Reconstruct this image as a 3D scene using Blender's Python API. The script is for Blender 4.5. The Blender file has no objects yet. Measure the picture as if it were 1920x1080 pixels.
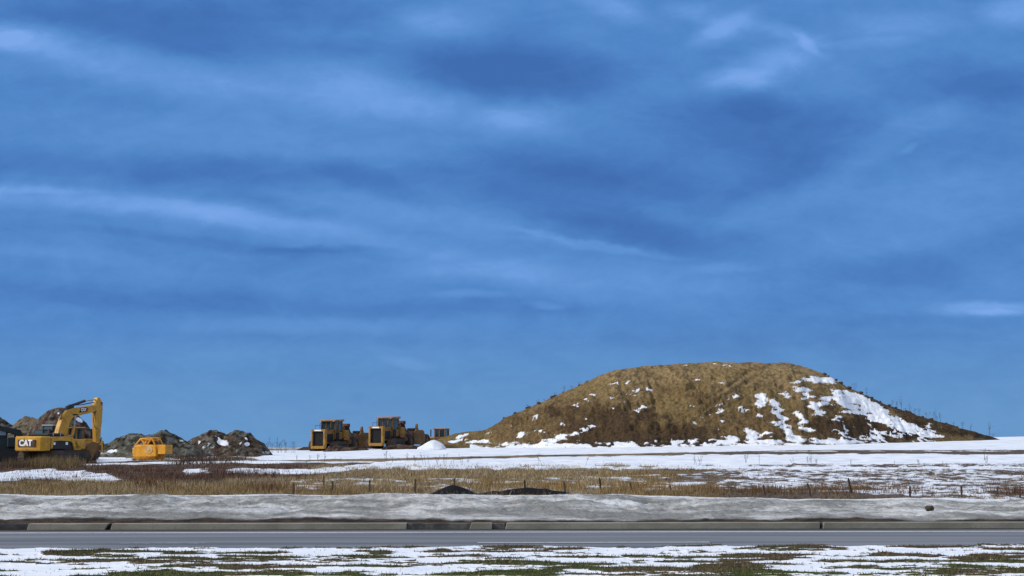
import bpy, bmesh, math, random
import numpy as np
from mathutils import Vector, Matrix
random.seed(7)
RNG = np.random.default_rng(11)
sc = bpy.context.scene
COL = sc.collection
R = math.radians
# ------------------------------------------------------------------ camera
F = 2661.0                      # focal length in pixels of the 1920 wide picture
PITCH = math.atan(298.0 / F)    # the horizon lies 298 px under the middle
CZ = 1.8
SL = .030                       # the road runs a little askew
cp, sp = math.cos(PITCH), math.sin(PITCH)
cam_d = bpy.data.cameras.new('camera')
cam_d.sensor_width = 36.0
cam_d.lens = 36.0 * F / 1920.0
cam_d.clip_start = 0.1
cam_d.clip_end = 9000
cam = bpy.data.objects.new('camera', cam_d)
cam.location = (0, 0, CZ)
cam.rotation_euler = (math.pi / 2 + PITCH, 0, 0)
COL.objects.link(cam)
sc.camera = cam

def at(px, py, Y):
    a = (px - 960.0) / F
    b = (540.0 - py) / F
    dy = cp - b * sp
    dz = sp + b * cp
    s = Y / dy
    return Vector((a * s, Y, CZ + dz * s))

def to_px(X, Y, Z):
    d = Y * cp + (Z - CZ) * sp
    u = -Y * sp + (Z - CZ) * cp
    return 960 + F * X / d, 540 - F * u / d

# ------------------------------------------------------------------ noise
_perm = np.random.default_rng(5).permutation(4096)
_rv = np.random.default_rng(6).random(4096)
def _h(ix, iy):
    return _rv[_perm[(ix + _perm[iy & 4095]) & 4095]]
def vnoise(x, y):
    x = np.asarray(x, float); y = np.asarray(y, float)
    x0 = np.floor(x).astype(np.int64); y0 = np.floor(y).astype(np.int64)
    fx = x - x0; fy = y - y0
    fx = fx * fx * (3 - 2 * fx); fy = fy * fy * (3 - 2 * fy)
    a = _h(x0, y0); b = _h(x0 + 1, y0); c = _h(x0, y0 + 1); d = _h(x0 + 1, y0 + 1)
    return (a * (1 - fx) + b * fx) * (1 - fy) + (c * (1 - fx) + d * fx) * fy
def fbm(x, y, o=4, seed=0.0, gain=0.5):
    s = 0; w = 1; t = 0
    for i in range(o):
        s = s + w * vnoise(x * 2 ** i + seed + 17.3 * i, y * 2 ** i + 2 * seed + 9.1 * i)
        t += w; w *= gain
    return s / t
def sstep(a, b, x):
    t = np.clip((x - a) / (b - a), 0, 1)
    return t * t * (3 - 2 * t)

# ------------------------------------------------------------------ tags
def tag(o, label=None, cat=None, group=None, kind=None):
    if label: o['label'] = label
    if cat: o['category'] = cat
    if group: o['group'] = group
    if kind: o['kind'] = kind
    return o
def empty(name, loc, rz=0.0):
    o = bpy.data.objects.new(name, None)
    COL.objects.link(o)
    o.location = loc
    o.rotation_euler = (0, 0, rz)
    o.empty_display_size = 0.3
    return o
def copy_tree(o, parent=None):
    c = o.copy(); COL.objects.link(c); c.parent = parent
    for ch in list(o.children):
        copy_tree(ch, c)
    return c

# ------------------------------------------------------------------ materials
def nmat(name, rough=0.8, spec=0.3):
    m = bpy.data.materials.new(name)
    m.use_nodes = True
    nt = m.node_tree
    b = nt.nodes['Principled BSDF']
    b.inputs['Roughness'].default_value = rough
    b.inputs['Specular IOR Level'].default_value = spec
    return m, nt, b
def L(nt, a, b): nt.links.new(a, b)
def node(nt, t, **kw):
    n = nt.nodes.new(t)
    for k, v in kw.items(): setattr(n, k, v)
    return n
def noise(nt, scale, detail=4, vec=None, rough=0.55, dist=0.0):
    n = node(nt, 'ShaderNodeTexNoise')
    n.inputs['Scale'].default_value = scale
    n.inputs['Detail'].default_value = detail
    n.inputs['Roughness'].default_value = rough
    n.inputs['Distortion'].default_value = dist
    if vec is not None: L(nt, vec, n.inputs['Vector'])
    return n
def objcoord(nt, scale=(1, 1, 1)):
    tc = node(nt, 'ShaderNodeTexCoord')
    mp = node(nt, 'ShaderNodeMapping')
    mp.inputs['Scale'].default_value = scale
    L(nt, tc.outputs['Object'], mp.inputs['Vector'])
    return mp.outputs['Vector']
def mathn(nt, op, a, b=None, clamp=False):
    n = node(nt, 'ShaderNodeMath', operation=op, use_clamp=clamp)
    for i, v in enumerate((a, b)):
        if v is None: continue
        if isinstance(v, (int, float)): n.inputs[i].default_value = v
        else: L(nt, v, n.inputs[i])
    return n.outputs[0]
def maprange(nt, v, a, b, c=0.0, d=1.0, smooth=True):
    n = node(nt, 'ShaderNodeMapRange')
    if smooth: n.interpolation_type = 'SMOOTHSTEP'
    L(nt, v, n.inputs['Value'])
    n.inputs['From Min'].default_value = a; n.inputs['From Max'].default_value = b
    n.inputs['To Min'].default_value = c; n.inputs['To Max'].default_value = d
    return n.outputs['Result']
def mix(nt, f, a, b):
    n = node(nt, 'ShaderNodeMix', data_type='RGBA')
    if isinstance(f, (int, float)): n.inputs[0].default_value = f
    else: L(nt, f, n.inputs[0])
    for k, v in ((6, a), (7, b)):
        if isinstance(v, tuple): n.inputs[k].default_value = (v[0], v[1], v[2], 1)
        else: L(nt, v, n.inputs[k])
    return n.outputs[2]
def bump(nt, b, h, strength, dist):
    n = node(nt, 'ShaderNodeBump')
    n.inputs['Strength'].default_value = strength
    n.inputs['Distance'].default_value = dist
    L(nt, h, n.inputs['Height'])
    L(nt, n.outputs[0], b.inputs['Normal'])

def paint(name, col, dirt=(0.10, 0.065, 0.04), amount=0.45, rough=0.5, scale=1.6, fade=True):
    m, nt, b = nmat(name, rough, 0.4)
    v = objcoord(nt)
    n1 = noise(nt, scale, 6, v, 0.65)
    n2 = noise(nt, scale * 6, 5, v, 0.6)
    f = mathn(nt, 'ADD', mathn(nt, 'MULTIPLY', n1.outputs[0], 0.65), mathn(nt, 'MULTIPLY', n2.outputs[0], 0.35))
    f = maprange(nt, f, 0.62 - amount * 0.35, 0.75)
    pale = mix(nt, maprange(nt, noise(nt, scale * .7, 3, v).outputs[0], .35, .7), col,
               tuple(min(1, c * 1.25 + .02) for c in col)) if fade else col
    c = mix(nt, mathn(nt, 'MULTIPLY', f, 0.8), pale, dirt)
    L(nt, c, b.inputs['Base Color'])
    L(nt, maprange(nt, f, 0, 1, rough, 0.9), b.inputs['Roughness'])
    bump(nt, b, n2.outputs[0], 0.25, 0.01)
    return m
M = {}
M['yellow'] = paint('yellow_paint', (0.50, 0.255, 0.014), amount=.5)
M['mud_yellow'] = paint('muddy_yellow_paint', (0.26, 0.125, 0.02), (0.07, .038, .018), amount=1.1, rough=.6)
M['grimy_yellow'] = paint('grimy_yellow_paint', (0.46, 0.235, 0.025), (0.11, .055, .025), amount=1.15, rough=.6)
M['orange'] = paint('orange_yellow_paint', (0.72, 0.32, 0.010), (.30, .11, .012), amount=.55)
M['dark'] = paint('dark_metal', (0.018, 0.018, 0.02), (.05, .038, .028), amount=.5, rough=.5, fade=False)
M['black'] = paint('black_recess', (0.008, 0.008, 0.009), (.018, .014, .011), amount=.3, rough=.7, fade=False)
M['rust'] = paint('rusty_steel', (0.11, 0.045, 0.025), (.05, .028, .02), amount=.8, rough=.8)
M['roofpaint'] = paint('faded_roof_paint', (0.32, 0.17, 0.085), (.12, .07, .045), amount=.7, rough=.7)
M['mud'] = paint('track_mud', (0.065, 0.042, 0.028), (.022, .016, .012), amount=.8, rough=.9)
M['tealbody'] = paint('dark_green_body', (0.012, 0.028, 0.03), (.035, .032, .028), amount=.6, rough=.5, fade=False)
M['tyre'] = paint('tyre_rubber', (0.03, 0.028, 0.03), (.09, .065, .05), amount=.8, rough=.85, fade=False)
M['white'] = paint('white_decal', (0.78, 0.78, 0.75), (.4, .36, .3), amount=.2, rough=.5)
M['decal'] = paint('dark_brown_decal', (0.055, 0.022, 0.012), (.09, .05, .02), amount=.3, rough=.5)
M['red'] = paint('red_decal', (0.22, 0.02, 0.012), (.1, .03, .02), amount=.4)
M['steel'] = paint('grey_steel', (0.30, 0.30, 0.31), (.12, .10, .08), amount=.5, rough=.45)
M['stake'] = paint('dark_stake', (0.035, 0.026, 0.02), (.08, .06, .045), amount=.7, rough=.9)
g, nt, b = nmat('cab_glass', 0.08, 0.8)
b.inputs['Base Color'].default_value = (0.03, 0.12, 0.13, 1)
M['glass'] = g
g, nt, b = nmat('dark_cab_glass', 0.08, 0.8)
b.inputs['Base Color'].default_value = (0.012, 0.04, 0.05, 1)
M['darkglass'] = g
g, nt, b = nmat('pale_cab_glass', 0.12, 0.8)
b.inputs['Base Color'].default_value = (0.30, 0.44, 0.50, 1)
M['paleglass'] = g

def vcol_mat(name, rough=0.9, var=0.35, scale=6.0, spec=.15):
    m, nt, b = nmat(name, rough, spec)
    a = node(nt, 'ShaderNodeAttribute', attribute_name='Col')
    v = objcoord(nt)
    n = noise(nt, scale, 4, v)
    hsv = node(nt, 'ShaderNodeHueSaturation')
    L(nt, a.outputs['Color'], hsv.inputs['Color'])
    L(nt, maprange(nt, n.outputs[0], .3, .7, 1 - var, 1 + var, False), hsv.inputs['Value'])
    L(nt, hsv.outputs[0], b.inputs['Base Color'])
    return m, nt, b
M['blade'] = vcol_mat('dry_grass', .9, .15, 2)[0]

def soil_snow_mat(name, nscale=3.0, stretch=(0.45, 1, 1), edge=.05, wob=.55, bstr=.6, bdist=.08, grey=(.62, .66, .72)):
    """'Col' = soil colour, 'snow' = how much snow lies there"""
    m, nt, b = nmat(name, .95, .12)
    v = objcoord(nt)
    vs = objcoord(nt, stretch)
    a = node(nt, 'ShaderNodeAttribute', attribute_name='Col')
    s = node(nt, 'ShaderNodeAttribute', attribute_name='snow')
    n1 = noise(nt, nscale, 6, vs, .62)
    n2 = noise(nt, nscale * 1.7, 7, v, .65)
    n3 = noise(nt, nscale * .25, 3, v, .5)
    hsv = node(nt, 'ShaderNodeHueSaturation')
    L(nt, a.outputs['Color'], hsv.inputs['Color'])
    L(nt, maprange(nt, n2.outputs[0], .3, .7, .45, 1.55, False), hsv.inputs['Value'])
    f = mathn(nt, 'ADD', s.outputs['Fac'], mathn(nt, 'MULTIPLY', mathn(nt, 'SUBTRACT', n1.outputs[0], .5), wob))
    f = maprange(nt, f, .5 - edge, .5 + edge)
    white = mix(nt, maprange(nt, n3.outputs[0], .35, .7), (.80, .81, .83), grey)
    L(nt, mix(nt, f, hsv.outputs[0], white), b.inputs['Base Color'])
    L(nt, maprange(nt, f, 0, 1, .95, .6), b.inputs['Roughness'])
    h = mathn(nt, 'ADD', mathn(nt, 'MULTIPLY', n2.outputs[0], maprange(nt, f, 0, 1, 1.0, .25)), mathn(nt, 'MULTIPLY', f, .5))
    bump(nt, b, h, bstr, bdist)
    return m

# ------------------------------------------------------------------ mesh building
def mesh_np(name, verts, faces, mats, parent=None, smooth=False, col=None, snow=None):
    me = bpy.data.meshes.new(name)
    verts = np.asarray(verts, np.float32); faces = np.asarray(faces, np.int32)
    n = faces.shape[1]
    me.vertices.add(len(verts)); me.vertices.foreach_set('co', verts.ravel())
    me.loops.add(faces.size); me.loops.foreach_set('vertex_index', faces.ravel())
    me.polygons.add(len(faces))
    me.polygons.foreach_set('loop_start', np.arange(0, faces.size, n, dtype=np.int32))
    me.update(calc_edges=True)
    if smooth: me.polygons.foreach_set('use_smooth', np.ones(len(faces), bool))
    if col is not None:
        a = me.attributes.new('Col', 'FLOAT_COLOR', 'POINT')
        c = np.ones((len(verts), 4), np.float32); c[:, :3] = col
        a.data.foreach_set('color', c.ravel())
    if snow is not None:
        a = me.attributes.new('snow', 'FLOAT', 'POINT')
        a.data.foreach_set('value', np.asarray(snow, np.float32).ravel())
    for m in (mats if isinstance(mats, (list, tuple)) else [mats]): me.materials.append(m)
    o = bpy.data.objects.new(name, me); COL.objects.link(o)
    if parent: o.parent = parent
    return o
def grid_faces(nr, nc):
    i = np.arange(nr - 1)[:, None] * nc + np.arange(nc - 1)[None, :]
    i = i.ravel()
    return np.stack([i, i + 1, i + nc + 1, i + nc], 1)
def grid_obj(name, X, Y, Z, mat, col=None, snow=None, smooth=True):
    v = np.stack([X.ravel(), Y.ravel(), Z.ravel()], 1)
    return mesh_np(name, v, grid_faces(*X.shape), mat, None, smooth,
                   None if col is None else col.reshape(-1, 3), None if snow is None else snow.ravel())

class MB:
    def __init__(s): s.bm = bmesh.new()
    def box(s, x0, x1, y0, y1, z0, z1, bev=0.02, rot=None, shear=None):
        t = bmesh.new()
        bmesh.ops.create_cube(t, size=1)
        for v in t.verts:
            v.co = Vector(((x0 + x1) / 2 + v.co.x * (x1 - x0), (y0 + y1) / 2 + v.co.y * (y1 - y0), (z0 + z1) / 2 + v.co.z * (z1 - z0)))
        if bev: bmesh.ops.bevel(t, geom=list(t.edges), offset=bev, segments=1, affect='EDGES')
        return s._merge(t)
    def prism(s, pts, y0, y1, bev=0.02, axis='y'):
        t = bmesh.new()
        def P(a, b, c): return (a, c, b) if axis == 'y' else ((c, a, b) if axis == 'x' else (a, b, c))
        lo = [t.verts.new(P(a, b, y0)) for a, b in pts]
        hi = [t.verts.new(P(a, b, y1)) for a, b in pts]
        t.faces.new(lo); t.faces.new(hi[::-1])
        n = len(pts)
        for i in range(n): t.faces.new((lo[i], hi[i], hi[(i + 1) % n], lo[(i + 1) % n]))
        bmesh.ops.recalc_face_normals(t, faces=list(t.faces))
        if bev: bmesh.ops.bevel(t, geom=list(t.edges), offset=bev, segments=1, affect='EDGES')
        return s._merge(t)
    def cyl(s, p0, p1, r0, r1=None, n=16):
        r1 = r0 if r1 is None else r1
        p0 = Vector(p0); p1 = Vector(p1); d = p1 - p0
        t = bmesh.new()
        q = d.to_track_quat('Z', 'Y').to_matrix().to_4x4()
        bmesh.ops.create_cone(t, cap_ends=True, segments=n, radius1=r0, radius2=r1, depth=d.length,
                              matrix=Matrix.Translation((p0 + p1) / 2) @ q)
        return s._merge(t)
    def _merge(s, t):
        me = bpy.data.meshes.new('tmp'); t.to_mesh(me); t.free()
        s.bm.from_mesh(me); bpy.data.meshes.remove(me)
        return s
    def build(s, name, mat, parent=None):
        me = bpy.data.meshes.new(name); s.bm.to_mesh(me); s.bm.free()
        me.materials.append(mat)
        o = bpy.data.objects.new(name, me); COL.objects.link(o)
        if parent: o.parent = parent
        return o

def text_part(word, size, mat, parent, mtx, name='lettering', offset=0.0, extr=.008):
    cu = bpy.data.curves.new('t', 'FONT'); cu.body = word; cu.size = size
    cu.align_x = 'CENTER'; cu.align_y = 'CENTER'; cu.extrude = extr; cu.offset = offset
    cu.space_character = 1.0
    o = bpy.data.objects.new('t', cu); COL.objects.link(o)
    dg = bpy.context.evaluated_depsgraph_get()
    me = bpy.data.meshes.new_from_object(o.evaluated_get(dg))
    bpy.data.objects.remove(o); bpy.data.curves.remove(cu)
    me.transform(mtx); me.materials.clear(); me.materials.append(mat)
    me.name = name
    p = bpy.data.objects.new(name, me); COL.objects.link(p); p.parent = parent
    return p

# ------------------------------------------------------------------ terrain height
_T = np.array([-.70, -.36, -.20, -.135, -.08, 0, .15, .36, .70])
_Y = np.array([20, 45, 60, 80, 100, 112, 128, 145, 165, 200, 260, 400, 6000.])
_Z = np.array([
    [.13, .15, .10, .10, .30, .50, .75, 1.00, 1.2, 1.3, 1.4, 1.55, 1.6],
    [.13, .15, .10, .10, .30, .50, .80, 1.05, 1.3, 1.4, 1.5, 1.6, 1.6],
    [.13, .15, .10, .15, .30, .45, .85, 1.10, 1.35, 1.45, 1.5, 1.6, 1.6],
    [.13, .15, .10, .15, .30, .45, .85, 1.15, 1.37, 1.45, 1.5, 1.6, 1.6],
    [.13, .15, .10, .15, .30, .45, .95, 1.35, 1.70, 1.65, 1.6, 1.6, 1.6],
    [.13, .15, .10, .15, .30, .45, 1.05, 1.60, 1.80, 1.75, 1.7, 1.6, 1.6],
    [.13, .15, .10, .15, .30, .50, 1.30, 1.85, 2.20, 2.30, 2.0, 1.6, 1.6],
    [.13, .15, .10, .15, .35, .60, 1.40, 2.10, 2.85, 3.25, 2.8, 1.8, 1.6],
    [.13, .15, .10, .15, .35, .60, 1.40, 2.10, 2.9, 3.3, 2.9, 2.0, 1.6]])
def TZ(X, Y):
    X = np.asarray(X, float); Y = np.asarray(Y, float)
    t = np.clip(X / np.maximum(Y, 1), _T[0], _T[-1] - 1e-6); y = np.clip(Y, _Y[0], _Y[-1] - 1e-3)
    i = np.clip(np.searchsorted(_T, t, 'right') - 1, 0, len(_T) - 2)
    j = np.clip(np.searchsorted(_Y, y, 'right') - 1, 0, len(_Y) - 2)
    a = (t - _T[i]) / (_T[i + 1] - _T[i]); b = (y - _Y[j]) / (_Y[j + 1] - _Y[j])
    return (_Z[i, j] * (1 - a) * (1 - b) + _Z[i + 1, j] * a * (1 - b) + _Z[i, j + 1] * (1 - a) * b + _Z[i + 1, j + 1] * a * b)
def tz(x, y): return float(TZ(x, y))

# where the snow of the field lies, in the bearings/depressions seen from the road
def interp(x, pts):
    return np.interp(x, [p[0] for p in pts], [p[1] for p in pts])
def band(px, py, top, bot, soft=1.5):
    t = interp(px, top); b = interp(px, bot)
    return sstep(-soft, soft, py - t) * sstep(-soft, soft, b - py)
def blob(px, py, cx, cy, rx, ry, ang=0.0):
    a = R(ang); dx = px - cx; dy = py - cy
    u = dx * math.cos(a) + dy * math.sin(a); v = -dx * math.sin(a) + dy * math.cos(a)
    return np.clip(1.5 - np.sqrt((u / rx) ** 2 + (v / ry) ** 2) , 0, 1)
def field_masks(X, Y):
    Z = TZ(X, Y)
    px, py = to_px(X, Y, Z)
    w = (fbm(X * .25, Y * .12, 4, 3) - .5)
    w2 = (fbm(X * .9, Y * .5, 4, 8) - .5)
    pyw = py + w * 9 + w2 * 7
    pxw = px + w2 * 50
    S = np.zeros_like(px)
    def mx(m, k=1.0):
        np.maximum(S, m * k, out=S)
    mx(band(px, py + w2 * 2, [(8, 869.5), (180, 870), (300, 866), (520, 864), (560, 866)], [(8, 872), (180, 873.5), (300, 870), (500, 868.5), (560, 868)], .6)
       * sstep(5, 20, px) * (1 - sstep(90, 110, px) * (1 - sstep(118, 130, px))), .95)
    mx(band(px, pyw * .25 + py * .75, [(470, 846), (700, 842), (900, 836), (1400, 830), (1920, 812)], [(470, 864), (640, 861), (740, 860), (860, 857), (1000, 853), (1200, 850.5), (1500, 847), (1920, 847)], 1.0) * sstep(470, 492, pxw), .97)
    mx(band(px, pyw * .5 + py * .5, [(520, 884), (640, 873), (740, 865), (850, 861), (1000, 857), (1280, 853), (1500, 851), (1920, 852)],
            [(520, 884), (640, 882), (740, 880), (850, 877), (1000, 874), (1280, 874), (1500, 870), (1920, 869)], 1.2) * sstep(560, 660, pxw), .96)
    mx(band(px, pyw, [(425, 878), (540, 880), (633, 876), (700, 874)], [(425, 889), (540, 891), (633, 885), (700, 880)], 2) * sstep(418, 440, pxw), .85)
    mx(band(px, pyw, [(0, 886), (90, 880), (160, 882), (235, 893)], [(0, 904), (90, 903), (160, 903), (235, 902)], 2.5) * (1 - sstep(195, 250, pxw)), .86)
    mx(band(px, pyw, [(0, 878), (450, 878)], [(0, 893), (450, 893)], 2) * sstep(335, 350, px) * (1 - sstep(385, 410, px)), .50 + w2 * 1.2)
    mx(band(px, py + w2, [(180, 856), (255, 859)], [(180, 868), (255, 864)], 1.5) * sstep(176, 186, px) * (1 - sstep(235, 262, px)), .95)
    mx(band(px, py, [(0, 854), (520, 850)], [(0, 866), (520, 864)], 1.5) * sstep(195, 255, px) * (1 - sstep(480, 520, px)), .42 + w2 * .9)
    # stubble with snow between
    w3 = fbm(X * 3.0, Y * 1.5, 4, 19, .6) - .5
    mx(band(px, pyw, [(1180, 880), (1350, 869), (1920, 866)], [(1180, 915), (1350, 922), (1920, 940)], 4) * sstep(1180, 1420, pxw), .475 + .3 * w + .55 * w2 + 1.0 * w3)
    mx(band(px, pyw, [(500, 900), (1300, 890)], [(500, 922), (1300, 922)], 4) * sstep(540, 570, pxw) * (1 - sstep(1280, 1420, pxw)), .43 + .35 * w + 1.1 * w2)
    # a strip of bare earth and stubble in front of the haul road on the right
    bare = band(px, py + w2 * 1.5, [(1150, 849), (1500, 844.5), (1700, 843.5), (1920, 843)], [(1150, 850.2), (1500, 847), (1700, 848.5), (1920, 850)], .8) * sstep(1150, 1300, px)
    S *= 1 - bare * (.44 - 2.0 * w2)
    rut = band(px, py, [(500, 861.3), (740, 859.8), (860, 857), (1000, 853.4), (1200, 850.2), (1500, 843.8)], [(500, 863.2), (740, 861.8), (860, 859), (1000, 855.8), (1200, 851.8), (1500, 845.5)], .5) * sstep(560, 680, px)
    S *= 1 - rut * .55
    # thin vegetation poking through behind the scrapers' forecourt
    far = sstep(170, 230, Y)
    S = S * (1 - far) + far * (.35 + 1.2 * w)
    S[(Y > 170) & (px > 1700)] = .75
    return px, py, Z, S, w, w2

tan = np.array([.19, .145, .085]); reds = np.array([.105, .068, .048]); darks = np.array([.045, .032, .022]); strw = np.array([.27, .20, .10])
ratio = 1.0041
rows = [31.72]
while rows[-1] < 420: rows.append(rows[-1] * (ratio if rows[-1] > 40 else 1.01))
while rows[-1] < 6000: rows.append(rows[-1] * 1.06)
rows = np.array(rows)
cols = np.concatenate([np.linspace(-.9, -.42, 60)[:-1], np.linspace(-.42, .42, 760), np.linspace(.42, .9, 60)[1:]])
TY, TT = np.meshgrid(rows, cols, indexing='ij')
TX = TT * np.maximum(TY, 31.7)
TY = TY + (SL * TX + .1) * (1 - sstep(33, 48, TY))
px, py, Zt, S, w, w2 = field_masks(TX, TY)
rough = (fbm(TX * .5, TY * .5, 5, 21) - .5) * .30 * sstep(38, 50, TY) * (1 - sstep(112, 125, TY) * .75)
redm = sstep(.2, .6, np.clip(1 - np.abs(py - 880) / 34, 0, 1) * (1 - sstep(480, 700, px)) + w)
darkm = sstep(.50, .62, fbm(TX * .4, TY * .3, 4, 33))
lowt = sstep(900, 912, py + w * 10) * (1 - sstep(1150, 1400, px))
c = tan[None, None] * (1 - redm[..., None]) + reds[None, None] * redm[..., None]
c = c * (1 - darkm[..., None] * .7) + darks * darkm[..., None] * .7
c = c * (1 - lowt[..., None] * .6) + tan * lowt[..., None] * .6
right = sstep(1150, 1400, px)[..., None]
c = c * (1 - right) + np.array([.095, .07, .055]) * right
mat_field = soil_snow_mat('field_soil_and_snow', 2.6, (.7, .9, 1), .12, .55, .7, .10)
o = grid_obj('field', TX, TY, Zt + rough * .8 + .02 * (S > .5) , mat_field, c, S)
tag(o, kind='structure')

# ------------------------------------------------------------------ road

def ry(Y, x): return Y + SL * x
def strip(name, y0, y1, z, mat, x0=-140, x1=140, n=281, wob0=0, wob1=0, kind='structure'):
    xs = np.linspace(x0, x1, n); ys = np.linspace(0, 1, 3)
    YY, XX = np.meshgrid(ys, xs, indexing='ij')
    a = y0 + SL * XX + (fbm(XX * .7, XX * 0, 4, 2) - .5) * wob0
    b_ = y1 + SL * XX + (fbm(XX * .9, XX * 0, 4, 7) - .5) * wob1
    o = grid_obj(name, XX, a * (1 - YY) + b_ * YY, np.full_like(XX, z), mat)
    return tag(o, kind=kind)
m, nt, b = nmat('asphalt', .75, .4)
v = objcoord(nt); vs = objcoord(nt, (.05, 1, 1))
n1 = noise(nt, 60, 3, v); n2 = noise(nt, 1.6, 4, vs, .6); n3 = noise(nt, .35, 3, objcoord(nt, (.3, 1, 1)))
cc = mix(nt, maprange(nt, n2.outputs[0], .35, .68), (.090, .093, .102), (.175, .18, .19))
cc = mix(nt, mathn(nt, 'MULTIPLY', maprange(nt, n1.outputs[0], .45, .75), .35), cc, (.22, .22, .22))
cc = mix(nt, maprange(nt, n3.outputs[0], .5, .7, 0, .5), cc, (.065, .07, .08))
L(nt, cc, b.inputs['Base Color'])
bump(nt, b, n1.outputs[0], .3, .01)
M['asphalt'] = m
strip('ground', -160, 34, -.02, M['mud'])
strip('road', 14.0, 31.52, 0.0, M['asphalt'])
m, nt, b = nmat('road_paint', .6, .3)
v = objcoord(nt, (1, 3, 1)); n1 = noise(nt, 7, 5, v, .7)
L(nt, mix(nt, maprange(nt, n1.outputs[0], .5, .68), (.66, .66, .64), (.2, .21, .22)), b.inputs['Base Color'])
M['line'] = m
strip('edge_line', 30.37, 30.57, .006, M['line'], wob0=.02, wob1=.02)
m, nt, b = nmat('worn_road_paint', .6, .3)
v = objcoord(nt, (1, 3, 1)); n1 = noise(nt, 5, 5, v, .7)
L(nt, mix(nt, maprange(nt, n1.outputs[0], .38, .6), (.5, .5, .5), (.14, .15, .165)), b.inputs['Base Color'])
M['wornline'] = m
for k, (a, e, mm) in enumerate([(-7.35, -5.75, 'wornline'), (-.65, 3.75, 'line'), (10.0, 14.4, 'line'), (-16.5, -12.4, 'line')]):
    strip('lane_dash', 27.13, 27.27, .006, M[mm], a, e, 12)
# dark wet grit against the kerb
m, nt, b = nmat('gutter_grit', .8, .3)
v = objcoord(nt, (.4, 1, 1)); n1 = noise(nt, 5, 5, v)
L(nt, mix(nt, maprange(nt, n1.outputs[0], .35, .65), (.03, .026, .024), (.07, .06, .052)), b.inputs['Base Color'])
M['gutter'] = m
strip('gutter', 31.22, 31.50, .008, m, wob0=.12)

# kerb slabs
m, nt, b = nmat('kerb_concrete', .9, .2)
v = objcoord(nt, (.5, 1, 1)); n1 = noise(nt, 2.2, 6, v, .6); n2 = noise(nt, 30, 4, v)
cc = mix(nt, maprange(nt, n1.outputs[0], .3, .7), (.185, .172, .135), (.28, .265, .215))
cc = mix(nt, maprange(nt, n2.outputs[0], .5, .75, 0, .5), cc, (.14, .13, .10))
L(nt, cc, b.inputs['Base Color']); bump(nt, b, n2.outputs[0], .4, .01)
M['kerb'] = m
def kx(p): return (p - 960) / F * 31.5
kerbs = [(-60, -40.02), (-40, -25.02), (-25, kx(-120)), (kx(70), kx(219)), (kx(222), kx(766)), (kx(881), kx(924)), (kx(947), kx(1535)), (kx(1539), 22), (22.03, 45), (45.03, 80)]
for a, e in kerbs:
    q = MB()
    q.prism([(a, 0.0), (e - (.09 if abs(e - kx(219)) < .01 else .012), 0.0), (e, .145), (a + .04, .145)], 31.51, 31.74, .012)
    o = q.build('kerb', M['kerb'])
    for v_ in o.data.vertices: v_.co.y += SL * v_.co.x
    tag(o, kind='structure')
q = MB()
q.prism([(-60, 0), (-60, .12), (80, .12), (80, 0)], 31.66, 31.80, 0)
o = q.build('kerb_patch', M['gutter'])
for v_ in o.data.vertices: v_.co.y += SL * v_.co.x
tag(o, kind='structure')
q = MB()
q.prism([(kx(764), 0), (kx(768), .14), (kx(883), .14), (kx(883), 0)], 31.56, 31.70, .012)
q.prism([(kx(924), 0), (kx(924), .135), (kx(947), .135), (kx(947), 0)], 31.56, 31.70, .012)
m, nt, b = nmat('patched_kerb', .9, .2)
n1 = noise(nt, 2.5, 6, objcoord(nt), .65)
L(nt, mix(nt, maprange(nt, n1.outputs[0], .38, .62), (.055, .052, .048), (.13, .125, .11)), b.inputs['Base Color'])
o = q.build('kerb_repair', m)
for v_ in o.data.vertices: v_.co.y += SL * v_.co.x
tag(o, kind='structure')

# ------------------------------------------------------------------ ploughed snow bank
xs = np.concatenate([np.linspace(-80, -15, 260)[:-1], np.linspace(-15, 15, 900), np.linspace(15, 80, 260)[1:]])
ts = np.linspace(0, 1, 96)
Tt, XX = np.meshgrid(ts, xs, indexing='ij')
pxx = 960 + XX / 35.5 * F
topy = interp(pxx, [(-400, 927), (0, 925.5), (100, 926.5), (200, 926.5), (310, 929), (380, 927), (450, 925), (560, 926.5), (640, 928), (700, 925.5), (800, 924), (870, 926), (950, 928.5), (1050, 928), (1120, 930), (1150, 926.5), (1220, 928), (1280, 930), (1350, 932), (1500, 934), (1600, 935), (1660, 933), (1780, 931.5), (1830, 935), (1920, 937), (2400, 936)])
ztop = CZ + (838 - topy) * 35.5 / F
lum = fbm(XX * .55, Tt * 3.2, 5, 51) - .5
lum2 = (.5 - np.abs(fbm(XX * 1.6, Tt * 9, 5, 57, .62) - .5) * 3.2) * .8 + (fbm(XX * 6, Tt * 30, 3, 58) - .5) * .5
prof = np.interp(Tt, [0, .03, .10, .30, .50, .64, .80, 1.0], [0.0, .10, .26, .62, .90, 1.0, .72, -.05])
YY = 31.66 + SL * XX + Tt * 6.2 + lum * .5 * (Tt < 2) * np.minimum(Tt * 6, 1)
toe = (.13 + .0 * XX)
ZZ = toe + (ztop - toe) * prof + (lum * .40 + lum2 * .12) * np.sin(np.clip(Tt, 0, 1) * math.pi) ** .7 * np.clip(abs(Tt - .64) * 5 + .15, 0, 1)
dirt = np.clip(1.0 - Tt / .095 + (fbm(XX * 1.2, Tt * 8, 4, 70) - .5) * 1.1, 0, 1)
Sb = 1 - dirt
m, nt, b = nmat('dirty_snow', .8, .15)
v = objcoord(nt, (.45, 1.0, 1.6)); vf = objcoord(nt, (.8, 1, 1))
n1 = noise(nt, .9, 7, v, .62, .4); n2 = noise(nt, 9, 6, vf, .65); n3 = noise(nt, 3.2, 6, v, .7)
s = node(nt, 'ShaderNodeAttribute', attribute_name='snow')
a = node(nt, 'ShaderNodeAttribute', attribute_name='Col')
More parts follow.
